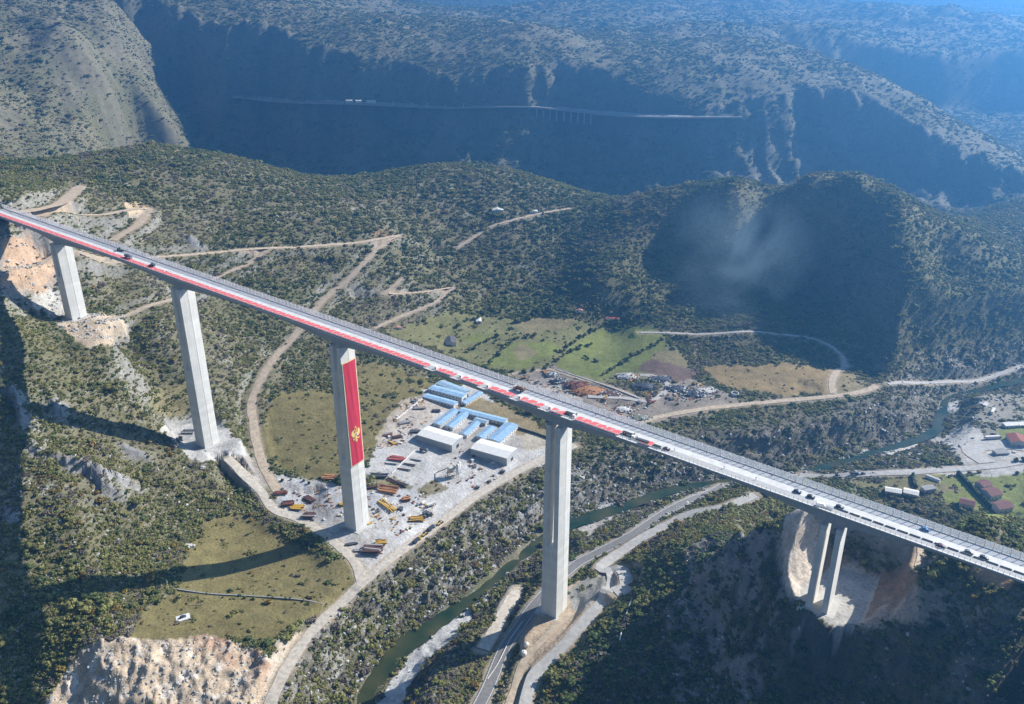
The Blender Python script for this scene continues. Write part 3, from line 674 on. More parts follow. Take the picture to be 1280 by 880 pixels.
# ------------------------------------------------------------------ the viaduct
PHI = -0.5738
DD = np.array([math.cos(PHI), math.sin(PHI), -0.0496]); NN = np.array([math.sin(PHI), -math.cos(PHI), 0.0]); P0 = np.array([-127.6, 582.2, 201.5])
def dk(s, off=0.0, z=0.0): return P0+DD*s+NN*off+np.array([0, 0, z])
def s_at(px, off=0.0, z=0.0):
    ss = np.linspace(-470, 560, 4000); q = P0[None]+ss[:, None]*DD[None]+NN[None]*off; X, _ = pix(q[:, 0], q[:, 1], q[:, 2]+z)
    return float(np.interp(px, X, ss))
S_A, S_B = -462.0, 560.0
PST = [-350.0, -177.7, 1.2, 187.0, 359.5]
SUPP = [-447.0]+PST+[492.0]
def gdepth(s):
    d = 4.6
    for a, b in zip(SUPP[:-1], SUPP[1:]):
        if a <= s <= b:
            t = (s-a)/(b-a)*2-1
            top = 10.0 if (a in PST and b in PST) else (10.0 if ((t < 0) == (a in PST)) and (a in PST or b in PST) and ((a in PST and t < 0) or (b in PST and t > 0)) else 4.6)
            d = 4.6+(top-4.6)*abs(t)**2.0
    return d
def pier_mat():
    m = nmat('pier_concrete', (0.66, 0.65, 0.61), 0.85, 0.06, 0.15, streak=0.13, bump=0.05, bscale=0.8)
    nt = m.node_tree; b = nt.nodes['Principled BSDF']; g = nt.nodes.new('ShaderNodeNewGeometry')
    sx = nt.nodes.new('ShaderNodeSeparateXYZ'); nt.links.new(g.outputs['Position'], sx.inputs[0])
    w = nt.nodes.new('ShaderNodeMath'); w.operation = 'MULTIPLY'; w.inputs[1].default_value = 1/4.5; nt.links.new(sx.outputs[2], w.inputs[0])
    fl = nt.nodes.new('ShaderNodeMath'); fl.operation = 'FLOOR'; nt.links.new(w.outputs[0], fl.inputs[0])
    wn = nt.nodes.new('ShaderNodeTexWhiteNoise'); wn.noise_dimensions = '1D'; nt.links.new(fl.outputs[0], wn.inputs['W'])
    fr = nt.nodes.new('ShaderNodeMath'); fr.operation = 'FRACT'; nt.links.new(w.outputs[0], fr.inputs[0])
    lt = nt.nodes.new('ShaderNodeMath'); lt.operation = 'LESS_THAN'; lt.inputs[1].default_value = 0.045; nt.links.new(fr.outputs[0], lt.inputs[0])
    mr = nt.nodes.new('ShaderNodeMapRange'); mr.inputs[3].default_value = 0.94; mr.inputs[4].default_value = 1.06; nt.links.new(wn.outputs['Value'], mr.inputs[0])
    mm = nt.nodes.new('ShaderNodeMath'); mm.operation = 'MULTIPLY_ADD'; mm.inputs[1].default_value = -0.12; nt.links.new(lt.outputs[0], mm.inputs[0]); nt.links.new(mr.outputs[0], mm.inputs[2])
    old = b.inputs['Base Color'].links[0].from_socket; vm = nt.nodes.new('ShaderNodeVectorMath'); vm.operation = 'SCALE'
    nt.links.new(old, vm.inputs[0]); nt.links.new(mm.outputs[0], vm.inputs['Scale']); nt.links.new(vm.outputs[0], b.inputs['Base Color'])
    return m
M_PIER = pier_mat()
M_GIRD = nmat('girder_concrete', (0.40, 0.395, 0.38), 0.85, 0.08, 0.2, streak=0.16)
M_KERB = nmat('kerb_concrete', (0.62, 0.61, 0.59), 0.8, 0.06, 0.6)
M_ROADW = nmat('deck_white', (0.52, 0.525, 0.52), 0.8, 0.16, 0.3)
M_ROADG = nmat('deck_grey', (0.36, 0.36, 0.355), 0.85, 0.10, 0.4)
M_RAIL = nmat('white_railing', (0.72, 0.73, 0.74), 0.45)
M_SCREEN = nmat('grey_screen', (0.70, 0.72, 0.74), 0.5, 0.06, 0.5)
bridge = thing('viaduct', 'long concrete viaduct crossing the whole valley on five tall piers', 'bridge')
SS = np.arange(S_A, S_B+0.1, 4.0)
HW, HF = 7.6, 11.0
mb = MB(); mb.loft([[dk(s, HW, 0), dk(s, -HF, 0), dk(s, -HF, -0.45), dk(s, -5.8, -0.9), dk(s, 2.4, -0.9), dk(s, HW, -0.45)] for s in SS]); mb.build('deck_slab', M_GIRD, bridge)
mb = MB(); mb.loft([[dk(s, 2.35, -0.902), dk(s, -5.75, -0.902), dk(s, -5.55, -gdepth(s)), dk(s, 2.15, -gdepth(s))] for s in SS]); mb.build('box_girder', M_GIRD, bridge)
def strip(name, o0, o1, z, m, s0=S_A, s1=S_B, st=8.0):
    mb = MB(); q = np.arange(s0, s1+0.01, st); mb.loft([[dk(s, o0, z), dk(s, o1, z)] for s in q], closed=False); return mb.build(name, m, bridge)
s_sw = s_at(800)
strip('near_lane', 6.9, 0.8, 0.006, M_ROADG)
strip('fresh_roadway', 0.8, -6.2, 0.006, M_ROADW)
strip('far_lane', -6.2, -9.9, 0.006, nmat('deck_pale_grey', (0.62, 0.62, 0.615), 0.85, 0.10, 0.4))
for nm, o in (('near_kerb', 7.2), ('far_kerb', -10.3)):
    mb = MB(); mb.loft([[dk(s, o+0.42, 0.004), dk(s, o-0.42, 0.004), dk(s, o-0.30, 0.5), dk(s, o+0.42, 0.5)] for s in SS]); mb.build(nm, M_KERB, bridge)
mb = MB()                                              # median strip of low barrier towards the right end
for s in np.arange(s_at(1050), S_B, 6.0): mb.loft([[dk(q, 1.75, 0.01), dk(q, 1.15, 0.01), dk(q, 1.35, 0.75), dk(q, 1.55, 0.75)] for q in (s, s+5.2)])
mb.build('median_barrier', nmat('median_dark', (0.16, 0.17, 0.17), 0.7, 0.2, 0.7), bridge)
mb = MB()                                              # near railing: posts and three rails
for s in np.arange(S_A, S_B, 2.5): mb.box(dk(s, 7.3, 1.35), (0.18, 0.16, 1.8), PHI)
for z in (0.8, 1.5, 2.2): mb.loft([[dk(s, 7.36, z), dk(s, 7.24, z), dk(s, 7.24, z+0.1), dk(s, 7.36, z+0.1)] for s in (S_A, 0, S_B)])
mb.build('near_railing', M_RAIL, bridge)
mb = MB()                                              # far wind screen: posts every 4 m with louvre boards between
for s in np.arange(S_A, S_B, 4.0): mb.box(dk(s, -10.6, 2.4), (0.30, 0.34, 4.1), PHI)
for z in np.arange(0.55, 4.3, 0.36): mb.loft([[dk(s, -10.5, z), dk(s, -10.62, z+0.02), dk(s, -10.62, z+0.14), dk(s, -10.5, z+0.12)] for s in (S_A, 0, S_B)])
mb.build('wind_screen', M_SCREEN, bridge)
# piers: solid hollow-box shaft below, twin leaves above
TW, TA = 7.6, 5.3
AX = np.array([math.cos(PHI), math.sin(PHI), 0])
def sect(c, a0, a1, t, off, z, ridge0=True, ridge1=True):
    """plan outline from along-axis a0 to a1, half width t; the broad faces are slightly ridged with a groove at the ridge"""
    pts = []
    def P(a, o): pts.append(c+AX*a+NN*(o+off)+np.array([0, 0, z]))
    r = 0.55; g = 0.16; gd = 0.45
    P(a0, t)
    P(a1, t)
    if ridge1: P(a1+r, g); P(a1+r-gd, g*0.8); P(a1+r-gd, -g*0.8); P(a1+r, -g)
    P(a1, -t); P(a0, -t)
    if ridge0: P(a0-r, -g); P(a0-r+gd, -g*0.8); P(a0-r+gd, g*0.8); P(a0-r, g)
    return pts
PBASE = [134.6, 49.2, 30.6, 31.0, 117.6]; PSPLIT = [0.42, 0.50, 0.60, 0.62, 1.0]
for s, zb, sp in zip(PST, PBASE, PSPLIT):
    pr = bpy.data.objects.new('pier', None); COL.objects.link(pr); pr.parent = bridge
    c = dk(s); c0 = np.array([c[0], c[1], 0.0]); zt = c[2]-9.6; zs = zt-(zt-zb)*sp; hh = zt-zb
    k = lambda z: 1.0+0.13*(zt-z)/160.0*1.4
    if sp < 1:
        mb = MB(); mb.loft([sect(c0, -TA*k(z), TA*k(z), TW*(0.94+0.06*k(z)), -1.5, z) for z in (zb, zs)]); mb.build('shaft', M_PIER, pr)
    lt = 3.5
    for sg in (-1, 1):
        mb = MB(); zz = (zs+(0.0 if sp == 1 else 0.002), zt)
        for_r = []
        for z in zz:
            kk = k(z); a_out = TA*kk*sg; a_in = (TA*kk-lt)*sg
            if sp == 1: a_out = (TA+0.4)*kk*sg; a_in = (TA-2.6)*kk*sg
            for_r.append(sect(c0, min(a_out, a_in), max(a_out, a_in), TW*(0.94+0.06*kk), -1.5, z, ridge0=(sg < 0 and sp < 1), ridge1=(sg > 0 and sp < 1)))
        mb.loft(for_r); mb.build('leaf_wall', M_PIER, pr)
    # footing slab
    mb = MB(); mb.prism([c0+AX*a+NN*(o-1.0)+np.array([0, 0, zb-3]) for a, o in ((-10, -9), (10, -9), (10, 9), (-10, 9))], [c0+AX*a+NN*(o-1.0)+np.array([0, 0, zb+0.45]) for a, o in ((-10, -9), (10, -9), (10, 9), (-10, 9))])
    mb.build('footing', nmat('footing_concrete', (0.46, 0.45, 0.42), 0.9, 0.15, 0.4), pr)
mb = MB(); mb.loft([[dk(s, 7.4, -0.95), dk(s, -10.8, -0.95), dk(s, -10.8, -16), dk(s, 7.4, -16)] for s in (492.5, 540)]); mb.build('abutment', M_GIRD, bridge)
mb = MB(); mb.loft([[dk(s, 7.4, -0.95), dk(s, -10.8, -0.95), dk(s, -10.8, -14), dk(s, 7.4, -14)] for s in (-462, -449)]); mb.build('abutment', M_GIRD, bridge)
# ------------------------------------------------------------------ red cloths on the near lane
M_RED = nmat('red_cloth', (0.60, 0.115, 0.12), 0.75, 0.10, 0.7)
def red_cloth(px0, px1, label, o0=7.0, o1=-0.4, z=0.0):
    s0, s1 = s_at(px0, 4, 0), s_at(px1, 4, 0); mb = MB(); n = max(3, int((s1-s0)/2.0)); V = []
    for i in range(n+1):
        s = s0+(s1-s0)*i/n; row = []
        for j in range(6):
            f = j/5; o = o0+(o1-o0)*f; zz = 0.06+1.7*max(0.0, 1-f*3.2)+0.10*math.sin(s*1.9+j)*min(1, f*3)
            row.append(dk(s, o-0.1, zz+z))
        V.append(row)
    up = [[p for p in r] for r in V]
    mb.loft([r+[p-np.array([0, 0, 0.04]) for p in r[::-1]] for r in up])
    o = mb.build('red_banner', M_RED); return tag(o, label, 'banner', 'red cloths laid along the near railing')
red_cloth(-70, 534, 'very long red cloth laid along the left half of the bridge deck')
for a, b, l in [(546, 567, 'short red cloth on the deck next after the long one'), (577, 601, 'red cloth above the two-storey blue roofs, second short one from the long cloth'),
                (611, 641, 'red cloth on the deck level with the dump truck'), (651, 677, 'red cloth on the deck between the dump truck and the fourth pier'),
                (689, 706, 'shortest red cloth, lying right over the fourth pier'), (720, 775, 'longer red cloth just right of the fourth pier'), (800, 815, 'last small red cloth beside the bridge works crew')]:
    red_cloth(a, b, l)
# ------------------------------------------------------------------ flag hung on pier 4
cP = dk(PST[2]); c0 = np.array([cP[0], cP[1], 0.0]); ztp = cP[2]-9.6
def flagpt(o, z, lift):
    k = 1.0+0.13*(ztp-z)/160.0*1.4; t = TW*(0.94+0.06*k); a = TA*k+0.55*max(0.0, 1-abs(o)/t)
    return c0+AX*(a+lift)+NN*(o-1.5)+np.array([0, 0, z])
z_hi, z_lo = ztp-12.0, ztp-101.0
flag = thing('flag_banner', 'huge red flag with gold border and gold eagle hung down the middle pier', 'flag')
def flag_sheet(o0, o1, za, zb_, lift, th, nx, nz):
    mb = MB(); F = [];
    def row(z, l): return [flagpt(o0+(o1-o0)*i/nx, z, l+0.06*math.sin(o0+i*1.3+z*0.12)) for i in range(nx+1)]
    mb.loft([row(za+(zb_-za)*j/nz, lift)+row(za+(zb_-za)*j/nz, lift-th)[::-1] for j in range(nz+1)]); return mb
flag_sheet(7.35, -7.35, z_hi, z_lo, 0.62, 0.05, 12, 30).build('gold_border', nmat('gold_cloth', (0.72, 0.58, 0.36), 0.7, 0.06, 0.6), flag)
flag_sheet(6.4, -6.4, z_hi-0.9, z_lo+0.9, 0.78, 0.05, 12, 30).build('red_field', nmat('flag_red', (0.50, 0.03, 0.06), 0.75, 0.10, 0.15), flag)
# double-headed eagle with crown, spread wings, shield, orb and sceptre, as flat gold shapes
EG = []
def mir(p): return [(-x, y) for x, y in p][::-1]
body = [(0,-2.6),(0.75,-2.0),(0.95,-0.6),(0.8,0.8),(0.5,1.7),(-0.5,1.7),(-0.8,0.8),(-0.95,-0.6),(-0.75,-2.0)]
wing = [(0.75,0.9),(1.5,1.7),(1.8,3.2),(2.4,4.0),(2.5,3.1),(3.1,3.7),(3.1,2.7),(3.7,3.1),(3.5,2.1),(4.1,2.3),(3.7,1.3),(4.2,1.1),(3.5,0.4),(3.7,-0.2),(2.9,-0.3),(2.8,-1.0),(2.1,-0.7),(1.8,-1.3),(0.9,-0.5)]
neck = [(0.05,1.6),(0.6,1.6),(0.95,2.5),(1.0,3.2),(1.75,3.15),(1.25,3.65),(0.75,3.85),(0.3,3.4),(0.35,2.6)]
leg = [(0.6,-1.6),(1.3,-2.0),(2.0,-2.2),(2.5,-2.0),(2.2,-2.6),(2.6,-3.0),(1.8,-2.8),(1.3,-3.1),(1.2,-2.6),(0.55,-2.3)]
tail = [(-0.35,-2.4),(0.35,-2.4),(1.1,-4.2),(0.55,-3.9),(0.35,-4.7),(0,-4.1),(-0.35,-4.7),(-0.55,-3.9),(-1.1,-4.2)]
crown = [(-0.7,4.35),(0.7,4.35),(0.95,5.2),(0.5,4.95),(0.12,5.3),(0.12,5.8),(-0.12,5.8),(-0.12,5.3),(-0.5,4.95),(-0.95,5.2)]
orb = [(2.7+0.4*math.cos(a), -2.5+0.4*math.sin(a)) for a in np.linspace(0, 6.283, 9)[:-1]]
scep = [(-2.5,-3.2),(-2.3,-3.25),(-2.75,-1.4),(-2.6,-1.1),(-2.95,-0.95),(-3.05,-1.35)]
mb = MB(); zc = 117.0
for shp in (body, wing, mir(wing), neck, mir(neck), leg, mir(leg), tail, crown, orb, scep):
    k_ = 1.22
    a = [flagpt(-x*k_, zc+y*1.12*k_, 0.90) for x, y in shp]; b = [flagpt(-x*k_, zc+y*1.12*k_, 0.98) for x, y in shp]
    mb.prism(a, b)
mb.build('eagle_emblem', nmat('gold_emblem', (0.76, 0.55, 0.20), 0.6), flag)
shield = [(-0.62,0.9),(0.62,0.9),(0.62,-0.3),(0,-1.2),(-0.62,-0.3)]
mb = MB(); mb.prism([flagpt(-x, zc+y*1.12, 1.0) for x, y in shield], [flagpt(-x, zc+y*1.12, 1.06) for x, y in shield]); mb.build('emblem_shield', nmat('shield_blue', (0.10, 0.22, 0.42), 0.6), flag)
# ------------------------------------------------------------------ buildings
M_BLUE = nmat('blue_roof', (0.30, 0.46, 0.63), 0.5, 0.2, 0.25)
M_BLUE2 = nmat('faded_blue_roof', (0.30, 0.42, 0.52), 0.5, 0.2, 0.25)
M_WROOF = nmat('white_roof', (0.66, 0.65, 0.62), 0.55, 0.08, 0.3)
M_WALL = nmat('white_wall', (0.62, 0.60, 0.56), 0.8, 0.08, 0.5)
M_WALLG = nmat('grey_wall', (0.40, 0.42, 0.42), 0.8, 0.08, 0.5)
M_TILE = nmat('red_tiles', (0.30, 0.095, 0.065), 0.8, 0.25, 0.6)
M_TILEP = nmat('pale_red_tiles', (0.42, 0.21, 0.17), 0.8, 0.2, 0.6)
M_BROOF = nmat('brown_roof', (0.19, 0.085, 0.075), 0.8, 0.2, 0.5)
M_DARK = nmat('dark_opening', (0.03, 0.035, 0.04), 0.4)
M_GLASS = nmat('window_glass', (0.05, 0.07, 0.09), 0.15, spec=0.6)
def quad_frame(corners, h, zg=None):
    c = np.mean(corners, 0)
    if zg is None:
        q = hit(c[0], c[1], up=h); zg = q[2]-h
    P = np.array([at_z(a, b, zg+h)[:2] for a, b in corners])
    e01 = (P[1]-P[0]+P[2]-P[3])/2; e12 = (P[2]-P[1]+P[3]-P[0])/2
    L, Wd = np.linalg.norm(e01), np.linalg.norm(e12); cen = P.mean(0)
    if L >= Wd: ang = math.atan2(e01[1], e01[0])
    else: ang = math.atan2(e12[1], e12[0]); L, Wd = Wd, L
    return cen, ang, L, Wd, zg
def house(name, label, corners, h, wall, roof, rise=1.6, windows=2, cat='building', group=None, doors=1, frame=None, storeys=1, eave=0.45):
    cen, ang, L, Wd, zg = frame or quad_frame(corners, h)
    zg = min(float(ground(cen[0]+a*math.cos(ang)*L/2-b*math.sin(ang)*Wd/2, cen[1]+a*math.sin(ang)*L/2+b*math.cos(ang)*Wd/2)) for a in (-1, 0, 1) for b in (-1, 0, 1))-0.3 if frame is None else zg
    if frame is None: h = h+0.3
    r = thing(name, label, cat, (cen[0], cen[1], zg), ang, group)
    l, w = L/2-eave, Wd/2-eave
    mb = MB(); mb.use(wall); mb.prism([(-l,-w,-1),(l,-w,-1),(l,w,-1),(-l,w,-1)], [(-l,-w,h),(l,-w,h),(l,w,h),(-l,w,h)])
    if rise > 0.3:
        for x in (-l, l):
            s = 0.18 if x > 0 else -0.18
            mb.prism([(x,-w,h-0.01),(x,w,h-0.01),(x,0,h+rise*(1-eave/ (Wd/2)))], [(x-s,-w,h-0.01),(x-s,w,h-0.01),(x-s,0,h+rise*(1-eave/(Wd/2)))])
    mb.build('wall', None, r)
    mb = MB(); t = 0.18; l2, w2 = L/2, Wd/2
    pr = [(-w2, h), (0, h+rise), (w2, h), (w2, h+t), (0, h+rise+t), (-w2, h+t)]
    mb.loft([[(x, a, b+0.02) for a, b in pr] for x in (-l2, l2)])
    # standing seams / tile courses
    n = int(L/1.6)
    for i in range(1, n):
        x = -l2+L*i/n
        mb.loft([[(x-0.05, a, b+t+0.015) for a, b in ((-w2, h), (0, h+rise), (w2, h))], [(x-0.05, a, b+t+0.09) for a, b in ((-w2, h), (0, h+rise), (w2, h))], [(x+0.05, a, b+t+0.09) for a, b in ((-w2, h), (0, h+rise), (w2, h))], [(x+0.05, a, b+t+0.015) for a, b in ((-w2, h), (0, h+rise), (w2, h))]], closed=False)
    mb.build('roof', roof, r)
    nw = max(2, int(L/4.2)) if windows else 0
    for sd in (-1, 1):
        for st in range(storeys):
            for i in range(nw):
                x = -l+2*l*(i+0.5)/nw; z0 = (0.35+st*(h/storeys)+0.9)
                mb = MB(); mb.box((x, sd*(w+0.02), z0+0.6), (1.3, 0.10, 1.2)); fr = mb.build('window', M_GLASS, r)
    for i in range(doors):
        mb = MB(); mb.box((l+0.02, 0, 1.35+(0.6 if h > 6 else 0)), (0.10, 1.2 if h < 6 else 4.5, 2.1 if h < 6 else 4.2)); mb.build('door', M_DARK, r)
    return r
G_CAMP = 'blue roofed camp buildings beside the bridge works yard'
camp = [
 ([(552,473.5),(587,487),(581.5,492.5),(547,480)], 6.6, 2, 'long two-storey camp block with faded blue roof, farthest up under the bridge deck', M_BLUE2),
 ([(540.6,480),(583,491),(579.5,497),(537.5,486)], 6.6, 2, 'long two-storey camp block with blue roof and row of windows, second from the top', M_BLUE),
 ([(532.5,491),(572.5,501.5),(569,506.5),(530,496)], 3.6, 1, 'long low blue roofed camp block below the two-storey ones', M_BLUE),
 ([(598,488.5),(604,491.5),(582.5,505.5),(576.8,502.5)], 3.4, 1, 'narrow blue roofed block set crosswise beside the two-storey camp blocks', M_BLUE),
 ([(566,510),(575,514),(551,532),(541.5,529.5)], 3.4, 1, 'leftmost of the parallel blue roofed huts, behind the first white shed', M_BLUE),
 ([(581,511.5),(590.5,515.5),(566.5,535.5),(556.5,532.5)], 3.4, 1, 'second parallel blue roofed hut from the left, long', M_BLUE),
 ([(577.5,509.5),(635,523.5),(632,529),(574,514.5)], 3.6, 1, 'longest blue roof, closing the row of huts next to the brown field', M_BLUE),
 ([(592.5,526),(601.5,529),(584.5,545),(575.5,542)], 3.2, 1, 'short blue roofed hut in the middle of the courtyard', M_BLUE),
 ([(611,531.5),(621.5,534.5),(605.5,548.5),(595,545.5)], 3.2, 1, 'blue roofed hut between the short middle hut and the widest blue roof', M_BLUE),
 ([(633.5,526),(648,532),(625.5,552.5),(609.5,548)], 5.2, 2, 'widest blue roofed block at the end of the row, pale band across its roof', M_BLUE),
 ([(595.5,521.5),(611.5,526),(608.5,530),(592.5,525.5)], 3.2, 1, 'small pale blue roofed link building between the huts', M_BLUE2)]
for c, h, st, lb, rf in camp: house('camp_building', lb, c, h, M_WALL, rf, 1.0, 2, 'building', G_CAMP, 1, storeys=st)
house('workshop_shed', 'big open white roofed shed on the left, in front of the blue huts', [(536.4,532),(580.5,545),(565.5,556.5),(521,543.5)], 7.5, M_WALLG, M_WROOF, 1.3, 0, 'shed', 'large white sheds in the works yard', 1)
house('workshop_shed', 'big white roofed shed on the right, below the widest blue roof', [(602.6,547.5),(648,559),(634.5,572.5),(588,559.5)], 8.0, M_WALLG, M_WROOF, 1.3, 0, 'shed', 'large white sheds in the works yard', 1)
# scattered houses
vil = [
 ('farm_house', 'small white walled house with dark roof beside the track in the fields', [(556,419),(569,420),(571,427),(556,427)], 4.5, M_WALL, nmat('slate_roof', (0.11,0.11,0.12), 0.7, 0.2, 0.5), 2.2),
 ('farm_house', 'tumbledown pale house half hidden by bushes at the top of the fields', [(594,396),(601,395),(602,400),(595,401)], 3.2, M_WALL, M_WROOF, 0.8),
 ('farm_house', 'low rusty roofed hut by the hairpin track left of the fields', [(490,402),(500,402),(501,406),(491,407)], 3.0, M_WALL, M_TILEP, 0.9),
 ('village_house', 'single pink roofed house at the left of the hamlet in the woods edge', [(718,378),(726,376),(728,382),(720,384)], 4.0, M_WALL, M_TILEP, 1.8),
 ('village_house', 'long pale pink roof at the back of the hamlet', [(751,373.5),(767,375),(766,378),(750,377)], 4.0, M_WALL, M_TILEP, 1.4),
 ('village_house', 'long dark red roof at the front of the hamlet', [(748,382),(776,384),(774,390),(747,388)], 4.5, M_WALL, M_TILE, 2.0),
 ('hill_house', 'lonely pale house on the wooded hill crest', [(613,256),(627,255),(628,259),(614,260)], 4.0, M_WALL, M_WROOF, 1.6),
 ('hill_house', 'tiny pale hut by the track over the wooded saddle', [(660,260),(670,259),(671,262),(661,263)], 3.0, M_WALL, M_WROOF, 1.2),
 ('long_barn', 'left one of the two white roofed barns just beyond the bridge deck', [(1108,604),(1130,608),(1127,613),(1107,610)], 4.0, M_WALL, M_WROOF, 1.2),
 ('long_barn', 'right one of the two white roofed barns just beyond the bridge deck', [(1131,605.5),(1151,610),(1149,616),(1130,612)], 4.0, M_WALL, M_WROOF, 1.2),
 ('village_house', 'grey flat roofed house beside the white barns', [(1153,604),(1166,602),(1172,607),(1156,610)], 4.5, M_WALLG, nmat('grey_roof', (0.30,0.30,0.30), 0.8, 0.15, 0.5), 0.5),
 ('village_house', 'brown roofed house nearest the bridge, left of the dark hedge', [(1202,618),(1221,622),(1219,629),(1199,625)], 4.5, M_WALL, M_BROOF, 2.0),
 ('village_house', 'upper small brown roofed house right of the dark hedge', [(1224,598),(1235,595),(1238,602),(1226,606)], 4.5, M_WALL, M_BROOF, 2.0),
 ('village_house', 'middle brown roofed house right of the dark hedge', [(1231,607),(1246,604),(1251,614),(1236,617)], 4.5, M_WALL, M_BROOF, 2.2),
 ('village_house', 'largest brown hipped roof house at the foot of the dark hedge', [(1242,624),(1260,621),(1266,630),(1247,634)], 4.8, M_WALL, M_BROOF, 2.4),
 ('village_house', 'grey house with bright red roof by the gravel lot', [(1261,540),(1276,537),(1284,547),(1268,551)], 5.0, M_WALL, M_TILE, 2.2),
 ('long_barn', 'left long white roof above the small lawn near the river', [(1254,524),(1271,523),(1273,527),(1256,528.5)], 3.5, M_WALL, M_WROOF, 0.8),
 ('long_barn', 'right long white roof above the small lawn near the river', [(1272,523),(1290,521.5),(1292,526),(1274,527)], 3.5, M_WALL, M_WROOF, 0.8),
 ('open_shed', 'low grey roofed shed on the gravel lot', [(1243,557),(1260,556),(1262,561),(1245,562)], 3.5, M_WALLG, nmat('grey_roof', (0.30,0.30,0.30), 0.8, 0.15, 0.5), 0.5),
]
for nm, lb, c, h, wl, rf, rise in vil: house(nm, lb, c, h, wl, rf, rise, 2, 'house' if 'house' in nm else 'building', None, 1)
# ------------------------------------------------------------------ vehicles and machines
M_TYRE = nmat('tyre', (0.02, 0.02, 0.02), 0.9)
def paint(nm, c): return nmat('paint_'+nm, c, 0.35, spec=0.5)
def wheels(r, xs, ys, rad, wd):
    for x in xs:
        for y in ys:
            mb = MB(); mb.tube((x, y-wd/2, rad), (x, y+wd/2, rad), rad, n=10); mb.build('wheel', M_TYRE, r)
def car(label, loc, rz, col, kind='car', group=None):
    r = thing('van' if kind == 'van' else 'car', label, kind, loc, rz, group)
    m = paint(*col); mb = MB()
    if kind == 'van':
        pr = [(-2.5,0.4),(-2.5,1.9),(-2.3,2.1),(1.2,2.1),(1.9,1.3),(2.5,1.1),(2.6,0.4)]; gl = [(0.75,1.30),(1.15,2.0),(1.28,2.0),(1.86,1.30)]
    else:
        pr = [(-2.15,0.35),(-2.2,0.9),(-1.75,1.0),(-1.25,1.48),(0.35,1.50),(1.05,1.0),(2.05,0.85),(2.15,0.35)]; gl = [(-1.55,1.03),(-1.2,1.42),(0.32,1.43),(0.88,1.03)]
    w = 0.9 if kind == 'car' else 1.0
    mb.loft([[(x, -w, z) for x, z in pr], [(x, w, z) for x, z in pr]]); mb.build('body', m, r, bevel=0.05)
    mb = MB(); mb.loft([[(x, -w-0.012, z) for x, z in gl], [(x, w+0.012, z) for x, z in gl]]); mb.build('window', M_GLASS, r)
    wheels(r, (-1.35, 1.35), (-w+0.08, w-0.08), 0.34, 0.22)
    for y in (-0.6, 0.6):
        mb = MB(); mb.box((2.1 if kind == 'car' else 2.55, y, 0.7), (0.12, 0.3, 0.16)); mb.build('headlight', nmat('lamp_glass', (0.7,0.7,0.68), 0.2), r)
    return r
def dump_truck(label, loc, rz, body, cab, group=None, cat='truck', load=None):
    r = thing('dump_truck', label, cat, loc, rz, group)
    mb = MB(); mb.box((-0.3, 0, 0.95), (8.0, 0.9, 0.35)); mb.build('chassis', M_TYRE, r)
    mb = MB(); mb.loft([[(2.2,-1.2,0.8),(2.2,1.2,0.8),(2.2,1.2,2.95),(2.2,-1.2,2.95)], [(3.9,-1.2,0.8),(3.9,1.2,0.8),(3.75,1.15,2.0),(3.75,-1.15,2.0)]]); mb.box((2.9, 0, 2.6), (1.4, 2.3, 0.7)); mb.build('cab', cab, r)
    mb = MB(); mb.box((3.62, 0, 2.35), (0.1, 2.0, 0.7)); mb.build('windscreen', M_GLASS, r)
    mb = MB(); mb.loft([[(-4.2,-1.25,1.25),(-4.2,1.25,1.25),(1.9,1.25,1.25),(1.9,-1.25,1.25)], [(-4.4,-1.35,2.75),(-4.4,1.35,2.75),(2.0,1.35,2.9),(2.0,-1.35,2.9)]])
    mb.build('tipper_body', body, r)
    if load is not None:
        mb = MB(); mb.loft([[(-4.0,-1.15,2.8),(-4.0,1.15,2.8),(1.7,1.15,2.9),(1.7,-1.15,2.9)], [(-3.0,-0.4,3.3),(-3.0,0.4,3.3),(1.0,0.4,3.4),(1.0,-0.4,3.4)]]); mb.build('load', load, r)
    wheels(r, (-3.2, -1.9, 2.9), (-1.05, 1.05), 0.52, 0.35); return r
